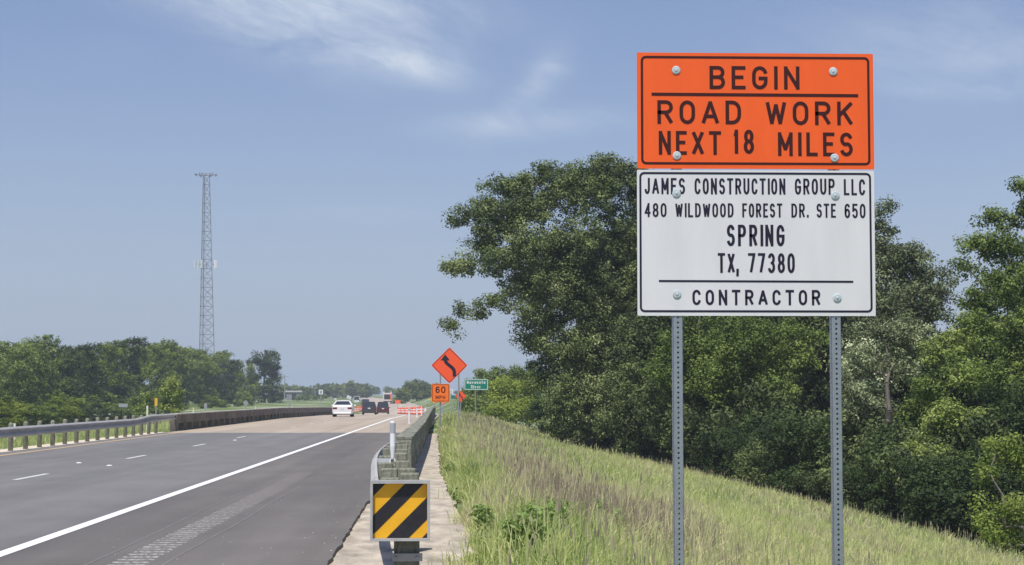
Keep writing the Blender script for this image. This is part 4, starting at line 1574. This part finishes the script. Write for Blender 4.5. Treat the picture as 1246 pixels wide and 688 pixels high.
# trees behind and right of the sign
tree('leafy_tree', 'mid green broadleaf tree seen between the two sign posts', 'tree', gbase(900, 84),
     [LB(860, 330, 86, 60, 60), LB(930, 330, 86, 60, 60), LB(850, 420, 82, 48, 40), LB(905, 415, 80, 46, 36), LB(960, 425, 82, 46, 42), LB(880, 460, 80, 45, 34), LB(940, 475, 80, 40, 30), LB(820, 455, 82, 35, 35)],
     0.575, .48, 98, 0.124, L_grn, 12, 4, .25, 80, tint=(.15, .65), dens=2.3)
tree('leafy_tree', 'dark tree growing low between the oak and the left sign post', 'tree', gbase(800, 86),
     [LB(780, 420, 88, 45, 45), LB(770, 470, 86, 42, 36), LB(810, 500, 84, 42, 40), LB(760, 520, 86, 34, 26), LB(840, 520, 82, 38, 36)],
     0.575, .46, 98, 0.120, L_oak, 13, 3, .2, 50, tint=(.1, .6), dens=2.3)
tree('leafy_tree', 'dusky grey green tree whose top shows just right of the sign boards', 'tree', gbase(1062, 74),
     [LB(1072, 270, 76, 17, 28, 20), LB(1060, 300, 76, 40, 30), LB(1085, 318, 75, 38, 34), LB(1120, 330, 75, 34, 34), LB(1140, 352, 75, 26, 30), LB(1050, 360, 75, 50, 40), LB(1105, 375, 74, 50, 34)],
     0.525, .44, 98, 0.112, L_sil, 14, 6, .25, 140, tint=(.1, .50), dens=2.3, tint_lobe=.1)
tree('leafy_tree', 'silver leaved tree right of the right sign post', 'tree', gbase(1070, 66),
     [LB(1060, 408, 68, 42, 24), LB(1100, 410, 68, 40, 26), LB(1045, 445, 67, 34, 30), LB(1085, 450, 67, 38, 26), LB(1055, 495, 66, 40, 30), LB(1085, 540, 66, 36, 34)],
     0.475, .38, 103, 0.092, L_sil, 15, 4, .2, 90, tint=(.2, .85), dens=2.3, tint_lobe=.2)
tree('leafy_tree', 'bright green tree leaning in front of the silver leaved tree', 'tree', gbase(1160, 60),
     [LB(1150, 425, 62, 40, 22), LB(1180, 455, 60, 42, 26), LB(1140, 475, 60, 34, 20), LB(1165, 510, 59, 44, 26), LB(1120, 545, 59, 36, 20), LB(1150, 560, 58, 40, 26), LB(1190, 400, 62, 30, 26), LB(1115, 500, 61, 22, 22)],
     0.475, .38, 103, 0.100, L_grn, 16, 3, .18, 80, tint=(.25, .85), dens=2.3)
tree('leafy_tree', 'tall green tree cut by the right edge of the photo', 'tree', gbase(1235, 66),
     [LB(1242, 226, 67, 14, 18, 14), LB(1215, 262, 67, 24, 20), LB(1248, 262, 67, 30, 26), LB(1190, 298, 66, 28, 16), LB(1225, 300, 66, 36, 28), LB(1172, 322, 66, 20, 10), LB(1265, 330, 66, 50, 50), LB(1215, 350, 65, 44, 34), LB(1185, 372, 65, 26, 18),
      LB(1235, 410, 64, 44, 38), LB(1270, 450, 64, 46, 50), LB(1225, 470, 63, 30, 30)],
     0.525, .42, 103, 0.108, L_grn, 17, 7, .3, 140, tint=(.15, .7), dens=2.3)
tree('leafy_tree', 'low dark tree in the shade at the foot of the tall right hand tree', 'tree', gbase(1195, 56),
     [LB(1215, 540, 58, 40, 34), LB(1185, 570, 57, 40, 34), LB(1240, 500, 58, 36, 36), LB(1170, 605, 56, 34, 30), LB(1115, 590, 60, 40, 34)], 0.500, .4, 90, 0.096, L_dark, 18, 2, .15, 40, tint=(.1, .7), dens=2.3)
tree('bush', 'light green bush with arching sprays near the right edge of the photo', 'bush', gbase(1225, 47),
     [LB(1215, 545, 49, 30, 20), LB(1240, 560, 49, 26, 26), LB(1205, 575, 48, 18, 14)], 0.425, .34, 103, 0.080, L_lit, 19, 1.6, .06, 30, tint=(.2, .8), dens=2.3)
tree('bush', 'yellow green bush low in the grass at the bottom right corner', 'bush', gbase(1218, 43),
     [LB(1200, 622, 43, 26, 22), LB(1232, 615, 43, 26, 26), LB(1215, 645, 43, 34, 20), LB(1250, 640, 43, 24, 28)], 0.400, .32, 103, 0.072, L_lit, 20, .8, .04, 20, tint=(.3, .9), dens=2.3)
# shaded understory along the toe, and taller trees standing deeper in the wood
ordn = ['first', 'second', 'third', 'fourth', 'fifth', 'sixth', 'seventh', 'eighth', 'ninth', 'tenth', 'eleventh', 'twelfth', 'thirteenth', 'fourteenth', 'fifteenth', 'sixteenth', 'seventeenth', 'eighteenth', 'nineteenth', 'twentieth',
        'twenty-first', 'twenty-second', 'twenty-third', 'twenty-fourth', 'twenty-fifth', 'twenty-sixth', 'twenty-seventh', 'twenty-eighth', 'twenty-ninth', 'thirtieth', 'thirty-first', 'thirty-second']
def place(protos, used, v, loc, sx, sz, rz, name, label, cat, group):
    if v in used:
        o = copy_tree(protos[v])
    else:
        o = protos[v]
        used.add(v)
    o.location = loc
    o.scale = (sx, sx, sz)
    o.rotation_euler.z = rz
    o.name = name
    o['label'], o['category'], o['group'] = label, cat, group
    return o
bp = []
for i in range(3):
    q_ = random.Random(40 + i)
    lb = [((q_.uniform(-1, 1), q_.uniform(-1, 1), q_.uniform(.5, 2.4)), (q_.uniform(.7, 1.1), q_.uniform(.7, 1.1), q_.uniform(.6, .9))) for k in range(9)]
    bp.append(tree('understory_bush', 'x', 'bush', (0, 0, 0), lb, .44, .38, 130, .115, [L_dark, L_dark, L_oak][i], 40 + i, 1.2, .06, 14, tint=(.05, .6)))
ub = set()
q_ = random.Random(8)
toe_line = [(672, 116), (692, 110), (715, 103), (738, 97), (762, 92), (786, 87), (812, 82), (838, 79), (866, 76), (894, 73), (922, 70), (950, 67.5), (978, 65), (1006, 62.5), (1034, 60.5), (1062, 58.5), (1090, 56.5), (1118, 54.5), (1146, 52.5), (1172, 51), (1235, 52), (1262, 50)]
for i, (px, D) in enumerate(toe_line):
    D += 4 + q_.uniform(-.5, 1.5)
    x = xat(px, D)
    s_ = q_.uniform(.75, 1.15) * (.9 if i < 8 else 1)
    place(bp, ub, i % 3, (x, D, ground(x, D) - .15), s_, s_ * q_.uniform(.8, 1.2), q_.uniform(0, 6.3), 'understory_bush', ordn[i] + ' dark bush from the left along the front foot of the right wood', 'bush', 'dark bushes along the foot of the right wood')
for i, (px, D) in enumerate([(t_[0] + 14, t_[1] + 7) for t_ in toe_line[1:]]):
    x = xat(px, D)
    s_ = q_.uniform(1.1, 1.6)
    place(bp, ub, (i * 2 + 1) % 3, (x, D, ground(x, D) - .2), s_, s_ * q_.uniform(.9, 1.2), q_.uniform(0, 6.3), 'understory_bush', ordn[i] + ' tall dark bush from the left in the second rank of the right wood', 'bush', 'tall dark bushes inside the right wood')
dp = []
for i in range(3):
    q2 = random.Random(70 + i)
    lb = []
    for k in range(13):
        t_ = k / 12
        lb.append(((q2.uniform(-1.8, 1.8) * (1.1 - .5 * t_), q2.uniform(-1.8, 1.8) * (1.1 - .5 * t_), 1.2 + 7.6 * t_), (q2.uniform(1.3, 1.9), q2.uniform(1.3, 1.9), q2.uniform(1.0, 1.4))))
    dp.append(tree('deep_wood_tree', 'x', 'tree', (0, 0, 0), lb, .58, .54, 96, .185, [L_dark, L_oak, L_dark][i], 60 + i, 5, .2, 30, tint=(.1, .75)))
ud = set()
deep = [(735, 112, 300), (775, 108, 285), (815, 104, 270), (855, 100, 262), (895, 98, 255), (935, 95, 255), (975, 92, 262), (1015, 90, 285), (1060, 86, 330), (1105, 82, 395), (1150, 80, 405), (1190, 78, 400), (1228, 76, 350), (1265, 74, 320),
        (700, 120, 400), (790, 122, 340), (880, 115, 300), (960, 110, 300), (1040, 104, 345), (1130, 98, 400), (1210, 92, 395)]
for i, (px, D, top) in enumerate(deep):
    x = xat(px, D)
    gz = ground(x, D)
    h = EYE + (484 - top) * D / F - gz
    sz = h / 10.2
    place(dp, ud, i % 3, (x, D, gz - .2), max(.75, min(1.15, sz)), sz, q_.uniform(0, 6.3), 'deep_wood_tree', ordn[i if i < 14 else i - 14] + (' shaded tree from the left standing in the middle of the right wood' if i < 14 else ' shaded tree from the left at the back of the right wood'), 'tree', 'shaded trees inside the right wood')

# leaf litter under the wood
vs, fs = [], []
for j, Y in enumerate(range(36, 150, 3)):
    for i, dx in enumerate([.9, 2, 3.5, 5.5, 8, 12, 18, 28, 45]):
        X = toe(Y) + dx
        vs.append((X, Y, ground(X, Y) + .05))
        if i and j:
            n_ = j * 9 + i
            fs.append((n_ - 10, n_ - 9, n_, n_ - 1))
mb = MB()
mb.add(vs, fs)
o = mb.build('forest_floor', mat('leaf_litter', (.05, .042, .028), .95, var=.4, vscale=2, col2=(.085, .075, .045), bump=.6, bscale=6))
tag(o, kind='structure')

# willow thicket beyond the green sign
tree('willow_bush', 'pale green rounded willow thicket behind the green river sign, nearest the oak', 'bush', gbase(628, 150),
     [LB(612, 480, 148, 26, 20), LB(640, 478, 150, 26, 24), LB(622, 500, 146, 30, 16), LB(648, 500, 146, 20, 16), LB(600, 505, 146, 20, 10)], .6, .6, 60, .17, L_will, 80, 2, .1, 20, tint=(.35, .8), dens=2.4)
tree('willow_bush', 'mid green thicket standing behind the post of the green river sign', 'bush', gbase(590, 175),
     [LB(575, 486, 172, 18, 20), LB(588, 496, 170, 18, 14), LB(580, 478, 176, 22, 22), LB(600, 464, 178, 26, 16), LB(630, 462, 180, 26, 18), LB(570, 492, 172, 14, 14), LB(654, 466, 180, 16, 24)], .65, .65, 56, .2, L_grn, 81, 2.5, .12, 20, tint=(.25, .7), dens=2.4)

# left tree row: a few crown variants, copied
def row_variant(seed, h, w, lm):
    rng = np.random.default_rng(seed)
    lobes = []
    for k in range(15):
        t_ = .12 + .80 * k / 14
        ww = w * (.95 if t_ < .65 else .95 - .9 * (t_ - .65))
        a = rng.uniform(0, 6.28)
        rr_ = ww * rng.uniform(.15, .6)
        s_ = rng.uniform(.26, .42) * w
        lobes.append(((math.cos(a) * rr_, math.sin(a) * rr_, h * t_), (s_, s_, s_ * .72)))
    return lobes
protos = []
for i in range(5):
    lb = row_variant(100 + i, 10.0, 4.6, L_far)
    r_ = tree('row_tree', 'x', 'tree', (0, 0, 0), lb, .62, .56, 42, .27, [L_far, L_far, L_grn, L_far, L_dark][i], 110 + i, 3.5, .2, 20, tint=(.15, .8), tint_lobe=.18)
    protos.append(r_)
used = set()
row = []
rr_ = random.Random(5)
px = -40
i = 0
while px < 292:
    D = 50 * F / (550 - px)
    h = (484 - np.interp(px, [-40, 0, 40, 75, 110, 150, 175, 215, 245, 270, 292], [420, 420, 412, 414, 416, 413, 415, 418, 426, 436, 440])) * D / F
    row.append((px, D, h + EYE, 0))
    px += 20 * (201 / D) ** .5 * rr_.uniform(.8, 1.2)
for px in range(-30, 290, 34):        # a second rank behind
    D = 62 * F / (550 - px)
    h = (484 - 424) * D / F
    row.append((px, D, h + EYE, 1))
for px in range(-34, 300, 11):        # low shrubs along the front
    D = 38 * F / (550 - px)
    row.append((px + rr_.uniform(-6, 6), D, rr_.uniform(.8, 2.4), 2))
row.sort(key=lambda t_: (t_[3], t_[0]))
cnt = {0: 0, 1: 0, 2: 0}
cout = {0: 0, 1: 0, 2: 0}
ordn = ['first', 'second', 'third', 'fourth', 'fifth', 'sixth', 'seventh', 'eighth', 'ninth', 'tenth', 'eleventh', 'twelfth', 'thirteenth', 'fourteenth', 'fifteenth', 'sixteenth', 'seventeenth', 'eighteenth', 'nineteenth', 'twentieth',
        'twenty-first', 'twenty-second', 'twenty-third', 'twenty-fourth', 'twenty-fifth', 'twenty-sixth', 'twenty-seventh', 'twenty-eighth', 'twenty-ninth', 'thirtieth', 'thirty-first', 'thirty-second']
for j, (px, D, h, rank) in enumerate(row):
    v = rr_.randrange(5)
    x = xat(px, D)
    gz = ground(x, D)
    if v in used:
        o = copy_tree(protos[v])
    else:
        o = protos[v]
        used.add(v)
    o.location = (x, D, gz - (.2 if rank < 2 else .5))
    top = h + (0 - gz) + .2
    s_ = top / 10.0 * rr_.uniform(.93, 1.05)
    wx = s_ * rr_.uniform(1.0, 1.35) if rank < 2 else s_ * 1.9
    o.scale = (wx, wx, s_)
    o.rotation_euler.z = rr_.uniform(0, 6.28)
    o['label'] = [ordn[cnt[rank]] + ' tree from the left in the front of the row behind the left guardrail',
                  ordn[cnt[rank]] + ' tree from the left in the rear rank of the left tree row',
                  ordn[cnt[rank]] + ' low shrub from the left at the foot of the left tree row'][rank]
    o['category'] = 'tree' if rank < 2 else 'shrub'
    if rank == 2: o.name = 'row_shrub'
    o['group'] = ['trees of the row behind the left guardrail', 'trees in the rear rank of the left row', 'low shrubs in front of the left tree row'][rank]
    if px < -4:
        cout[rank] += 1
        o['label'] = ordn[cout[rank] - 1] + ' ' + ['tree of the left row cut off by the left edge of the photo', 'rear tree of the left row beyond the left edge of the photo', 'low shrub of the left row beyond the left edge of the photo'][rank]
    else:
        cnt[rank] += 1

tree('young_tree', 'light green young tree standing in front of the left tree row', 'tree', gbase(207, 150),
     [LB(209, 466, 150, 11, 10), LB(204, 478, 150, 13, 10), LB(213, 485, 150, 12, 12), LB(198, 492, 150, 11, 10), LB(211, 498, 150, 14, 8)], .42, .42, 46, .17, L_lit, 90, 1.5, .07, 16, tint=(.4, 1.0), dens=1.8)
tree('shrub', 'small light green shrub just left of the young tree', 'shrub', gbase(176, 150), [LB(176, 490, 150, 7, 12), LB(172, 498, 150, 9, 8)], .42, .4, 40, .17, L_grn, 91, 1, .05, 8, tint=(.4, .9), dens=1.8)
tree('tall_tree', 'tall dark tree with two rounded heads at the right end of the left row', 'tree', gbase(322, 430),
     [LB(311, 438, 430, 9, 9), LB(326, 436, 430, 14, 9), LB(333, 446, 430, 11, 10), LB(320, 450, 430, 14, 9), LB(312, 460, 430, 9, 8), LB(334, 460, 430, 11, 9), LB(328, 475, 428, 17, 12), LB(310, 478, 428, 12, 12), LB(336, 484, 428, 12, 8)],
     1.15, 1.0, 60, .42, L_dark, 92, 6, .3, 20, tint=(.3, .8), dens=1.8, up=.3)
for i, (px, py, rx, ry, D) in enumerate(((285, 470, 14, 22, 400), (298, 482, 12, 14, 380), (304, 462, 6, 20, 410))):
    tree('field_tree', ['round green tree at the right end of the left row', 'low green tree below the tall dark tree', 'slender bare-topped tree left of the tall dark tree'][i], 'tree', gbase(px, D),
         [LB(px, py, D, rx, ry), LB(px - 4, py + ry * .6, D, rx, ry * .5), LB(px + 5, py + ry * .5, D, rx * .9, ry * .5)], 1.1, .95, 50, .38, [L_far, L_grn, L_far][i], 93 + i, 4, .2, 10, tint=(.2, .8), dens=1.8)

# far woods: one mass that nobody could count
def wood(name, label, segs, seed, lm, D0, spread):
    rng = np.random.default_rng(seed)
    cs, rd, tn = [], [], []
    for (pxa, pxb, topa, topb, n, D) in segs:
        for k in range(n):
            u = rng.random()
            px = pxa + (pxb - pxa) * u
            Dk = D + rng.uniform(0, spread)
            x = xat(px, Dk)
            gz = ground(x, Dk)
            hh = EYE + (484 - (topa + (topb - topa) * u)) * Dk / F - gz
            hh *= rng.uniform(.72, 1.03)
            w = hh * rng.uniform(.28, .42)
            m = 34
            d = rng.normal(size=(m, 3))
            d /= np.linalg.norm(d, axis=1)[:, None]
            q = rng.random(m) ** .5
            c = np.array([x, Dk, gz + hh * .52]) + d * q[:, None] * np.array([w, w, hh * .46])
            cs.append(c)
            tn.append(np.full(m, rng.uniform(.1, .7)) + rng.uniform(-.15, .15, m))
            rd.append(np.full(m, hh * .12))
    cs, rd, tn = np.vstack(cs), np.concatenate(rd), np.concatenate(tn)
    V, Fq, t_ = leaves(cs, rd, 22, .9 * D0 / 900, rng, tn, .4)
    me = np_mesh(name, V, Fq, lm, t_)
    o = bpy.data.objects.new(name, me)
    C.objects.link(o)
    tag(o, label, 'woodland', kind='stuff')
    return o
wood('far_wood', 'dark distant woodland along the horizon left of the road', [(338, 400, 466, 468, 26, 760), (395, 450, 466, 466, 26, 800), (420, 440, 462, 463, 10, 790), (445, 500, 469, 472, 22, 1100), (498, 560, 474, 474, 22, 1300)], 1, L_far, 850, 120)
wood('far_wood', 'low distant woodland closing the horizon on both sides', [(-300, 340, 472, 472, 34, 1250), (560, 1500, 470, 468, 36, 1000)], 2, L_far, 1150, 200)
for i, (px, D, top, w) in enumerate(((496, 560, 463, 10), (507, 570, 461.5, 12), (517, 560, 464, 9), (487, 520, 474, 8), (527, 600, 465, 12))):
    x = xat(px, D)
    lab = ['dark rounded tree left of the 60 MPH plate, left of the middle pair', 'tallest dark rounded tree in the clump left of the 60 MPH plate', 'dark rounded tree touching the 60 MPH plate from the left',
           'low rounded bush right of the cream work truck', 'dark tree hidden partly behind the 60 MPH plate'][i]
    tree('field_tree', lab, 'tree', gbase(px, D), [LB(px, top + 9, D, w * .7, 8), LB(px - w * .4, top + 14, D, w * .6, 8), LB(px + w * .5, top + 13, D, w * .6, 8), LB(px, top + 18 if i != 3 else top + 12, D, w, 6)], 1.4, 1.2, 60, .5, L_far, 120 + i, 3, .25, 8, tint=(.1, .6), dens=3)
for i, (px, D) in enumerate(((363, 520), (372, 540), (380, 560), (391, 570))):
    tree('field_shrub', ordn[i] + ' pale green shrub from the left along the far edge of the left field', 'shrub', gbase(px, D), [LB(px, 485, D, 6, 3.5), LB(px + 3, 483.5, D, 4, 3)], .9, .8, 40, .4, L_lit, 140 + i, .8, .08, 4, tint=(.2, .6))

# ------------------------------------------------------------------ grass on the bank
def fieldnoise(X, Y, s, o_):
    return np.array([mnoise.noise(Vector((x * s, y * s * .5, o_))) for x, y in zip(X, Y)])

def grass_blades(n, Yr, xr_fn, h, w, rng, segs=2, tint_fn=None, lean=.35, ypow=1.0, hvar=.35):
    Y = Yr[0] + (Yr[1] - Yr[0]) * rng.random(n) ** ypow
    xa, xb = xr_fn(Y)
    X = xa + (xb - xa) * rng.random(n)
    # clumping
    cl_ = fieldnoise(X, Y, 1.9, 4.4)
    keep = rng.random(n) < np.clip(.75 + .9 * cl_, .18, 1)
    X, Y = X[keep], Y[keep]
    n = len(X)
    Z = np.array([ground(x, y) for x, y in zip(X, Y)])
    H = h * np.exp(rng.normal(size=n) * hvar) * (1 + .35 * fieldnoise(X, Y, .7, 9.1))
    H = np.clip(H, .05, h * 2.1)
    H *= 1 - .38 * np.clip((X - 2.2) / 3, 0, 1)
    # short next to the concrete
    edge = np.clip((X - xa[keep]) / .35, .4, 1)
    H *= edge
    X = X - .16 * np.abs(rng.normal(size=n)) * (edge < .99) * np.clip(.5 + 2 * fieldnoise(X * 0, Y, 1.3, 2.2), 0, 1.6)
    a = rng.uniform(0, 2 * np.pi, n)
    wx, wy = np.cos(a), np.sin(a)
    la = rng.uniform(0, 2 * np.pi, n)
    ln = H * np.abs(rng.normal(size=n)) * lean
    lx, ly = np.cos(la) * ln + .06 * H, np.sin(la) * ln
    wd = w * rng.uniform(.6, 1.4, n)
    B = np.stack([X, Y, Z - .02], 1)
    s_ = np.stack([wx * wd / 2, wy * wd / 2, 0 * wd], 1)
    k_ = np.minimum(1, ln / H)
    mid = B + np.stack([lx * .35, ly * .35, H * (.62 - .12 * k_)], 1)
    tip = B + np.stack([lx, ly, H * (1 - .45 * k_)], 1)
    V = np.empty((n, 5, 3), np.float32)
    V[:, 0], V[:, 1] = B - s_, B + s_
    V[:, 2], V[:, 3] = mid + s_ * .8, mid - s_ * .8
    V[:, 4] = tip
    base = np.arange(n)[:, None] * 5
    f1 = base + np.array([[0, 1, 2]])
    f2 = base + np.array([[0, 2, 3]])
    f3 = base + np.array([[3, 2, 4]])
    Fq = np.vstack([f1, f2, f3])
    tn = tint_fn(X, Y, rng)
    return V.reshape(-1, 3), Fq, np.tile(tn, 3)

def bank_tint(X, Y, rng):
    n1 = fieldnoise(X, Y, .55, 1.0)
    n2 = fieldnoise(X, Y, 1.6, 6.0)
    u = X / np.maximum(Y, 1) * F + 550           # angular position, only used to place species patches on the bank
    t_ = .53 + .28 * n1 + .24 * n2
    t_ += .13 * np.clip((X - 2.0) / 4, 0, 1)
    # dry seed-head patches
    for (cx, cy, rx, ry, k) in ((1.5, 33, 1.0, 9, .65), (2.7, 26, 1.1, 5, .6), (1.2, 46, 1.0, 8, .3), (1.2, 75, 1.6, 14, .22), (3.8, 31, .9, 3, .3)):
        t_ += k * np.exp(-((X - cx) / rx) ** 2 - ((Y - cy) / ry) ** 2) * (.3 + rng.random(len(X)))
    for (cx, cy, rx, ry, k) in ((.55, 34, .5, 6, .35), (1.3, 21, .5, 2.0, .3), (5, 60, 3, 18, .10)):
        t_ -= k * np.exp(-((X - cx) / rx) ** 2 - ((Y - cy) / ry) ** 2)
    t_ += rng.normal(size=len(X)) * .13
    return np.clip(t_, 0, 1)

M_gr = leaf_mat('bank_grass', [(0, (.14, .22, .05)), (.3, (.30, .40, .11)), (.5, (.55, .60, .22)), (.68, (.72, .74, .36)), (.82, (.70, .62, .38)), (1, (.34, .26, .215))], .5, .7, .1)
rng = np.random.default_rng(21)
def xr1(Y):
    return (np.interp(Y, [10, 22, 32, 40, 83, 150], [.26, .22, -.08, -.28, -.62, -1.0]), np.minimum(.36 * Y + 1.0, 13.6))
def xr2(Y):
    return (np.interp(Y, [10, 22, 32, 40, 83, 150, 200], [.26, .22, -.08, -.28, -.62, -.95, -1.2]), np.array([toe(y) for y in Y]) + 1.2)
parts_ = [grass_blades(170000, (10, 42), xr1, .33, .012, rng, tint_fn=bank_tint, ypow=.6, lean=.95, hvar=.5),
          grass_blades(120000, (42, 84), xr2, .34, .026, rng, tint_fn=bank_tint, ypow=.9, lean=.85, hvar=.45),
          grass_blades(60000, (84, 200), xr2, .38, .05, rng, tint_fn=bank_tint, ypow=.9, lean=.8)]
V, Fq, tn, off = [], [], [], 0
for v_, f_, t_ in parts_:
    V.append(v_); Fq.append(f_ + off); tn.append(t_); off += len(v_)
me = np_mesh('bank_grass', np.vstack(V), np.vstack(Fq), M_gr, np.concatenate(tn), nper=3)
o = bpy.data.objects.new('bank_grass', me)
C.objects.link(o)
tag(o, 'tall mixed green and straw coloured grass covering the embankment right of the bridge', 'grass', kind='stuff')

# verge grass left of the guardrail
rng = np.random.default_rng(22)
v_, f_, t_ = grass_blades(40000, (40, 150), lambda Y: (np.full(len(Y), -24.0), np.full(len(Y), -14.1)), .22, .03, rng, tint_fn=lambda X, Y, r: np.clip(.52 + r.normal(size=len(X)) * .1, 0, 1))
o = bpy.data.objects.new('verge_grass', np_mesh('verge_grass', v_, f_, M_gr, t_, nper=3))
C.objects.link(o)
tag(o, 'short yellow green grass behind the left guardrail', 'grass', kind='stuff')

# seed-head stalks standing above the grass
rng = np.random.default_rng(23)
V, Fq, tn = [], [], []
n = 3600
Yp = 14 + 110 * rng.random(n) ** 1.3
side = rng.random(n)
Xp = np.where(side < .22, [toe(y) - .2 + .9 * rng.random() for y in Yp], np.where(side < .75, rng.normal(1.7, .8, n), rng.uniform(.3, 9, n)))
cntv = 0
for x, y, sd_ in zip(Xp, Yp, side):
    if x < .35 or x > .36 * y + 1: continue
    z = ground(x, y)
    h = rng.uniform(.28, .62) * (1 if x < 3 else .62)
    wd = .003 + y * .00011
    lx, ly = rng.normal() * .22 * h, rng.normal() * .22 * h
    a = rng.uniform(0, 3.14)
    cx, sx_ = math.cos(a) * wd, math.sin(a) * wd
    hl = rng.uniform(.08, .2)
    hw = 2.6 if sd_ > .22 else 1.8
    V += [(x - cx, y - sx_, z), (x + cx, y + sx_, z), (x + lx + cx * .7, y + ly + sx_ * .7, z + h), (x + lx - cx * .7, y + ly - sx_ * .7, z + h),
          (x + lx * 1.0 - cx * hw, y + ly - sx_ * hw, z + h + hl * .35), (x + lx * 1.1, y + ly * 1.1, z + h + hl), (x + lx + cx * hw, y + ly + sx_ * hw, z + h + hl * .35), (x + lx, y + ly, z + h - .01)]
    Fq += [(cntv, cntv + 1, cntv + 2, cntv + 3), (cntv + 7, cntv + 6, cntv + 5, cntv + 4)]
    tt = float(np.clip(rng.normal(.9 if sd_ < .22 else (.76 if sd_ > .75 else .88), .07), 0, 1))
    tn += [.72, tt]
    cntv += 8
o = bpy.data.objects.new('seed_stalks', np_mesh('seed_stalks', np.array(V), np.array(Fq), M_gr, np.array(tn)))
C.objects.link(o)
tag(o, 'dry tan and brown seed-head stalks rising above the embankment grass', 'grass', kind='stuff')

# broad leaved weeds
M_weed = leaf_mat('weed_leaves', [(0, (.14, .22, .05)), (.5, (.28, .40, .11)), (1, (.42, .52, .2))], .4, .5, .3)
wl = ['bright green leafy weed at the bottom of the photo beside the concrete apron', 'bright green leafy weed right of the nearest one in the grass', 'leafy green weed at the grass edge level with the marker top', 'leafy green weed at the grass edge above the marker',
      'pale green weed clump left of the left sign post', 'leafy weed between apron and brown seed heads']
for i, (px, py, D, h, nl) in enumerate(((636, 688, 17.5, .50, 170), (672, 660, 21, .42, 110), (560, 596, 31, .30, 110), (549, 560, 42, .32, 110), (742, 640, 24, .40, 110), (590, 640, 22, .26, 80))):
    x = xat(px, D)
    gz = ground(x, D)
    r_ = empty('weed', (x, D, gz), wl[i], 'weed')
    rng = np.random.default_rng(200 + i)
    mb = MB()
    cs = []
    for k in range(9):
        a = rng.uniform(0, 6.28)
        tp = Vector((math.cos(a) * h * rng.uniform(.1, .5), math.sin(a) * h * rng.uniform(.1, .5), h * rng.uniform(.7, 1.15)))
        mb.path([Vector((0, 0, -.05)), tp * .5 + Vector((0, 0, .04)), tp], [.007, .005, .003], 4)
        for q_ in np.linspace(.3, 1, 7):
            cs.append(tuple(tp * float(q_)))
    kid('stem', mb.mesh('stem', M_weed), r_)
    V, Fq, tn = leaves(np.array(cs), np.full(len(cs), .07 * (1 + D / 40)), max(6, nl // 9), .05 * (1 + D / 60), rng, np.full(len(cs), .5), .8)
    kid('foliage', np_mesh('foliage', V, Fq, M_weed, tn), r_)

# ------------------------------------------------------------------ haze
hz = MB()
hz.box(-1500, 1500, -60, 1550, -8, 80)
mh = bpy.data.materials.new('haze')
mh.use_nodes = True
mh.node_tree.nodes.clear()
oo = mh.node_tree.nodes.new('ShaderNodeOutputMaterial')
pv_ = mh.node_tree.nodes.new('ShaderNodeVolumePrincipled')
pv_.inputs['Color'].default_value = (.80, .88, 1, 1)
pv_.inputs['Density'].default_value = .00038
pv_.inputs['Anisotropy'].default_value = 0.0
mh.node_tree.links.new(pv_.outputs[0], oo.inputs['Volume'])
o = hz.build('haze', mh)
tag(o, kind='stuff')
o['label'] = 'thin pale summer haze over the whole landscape'
o['category'] = 'haze'
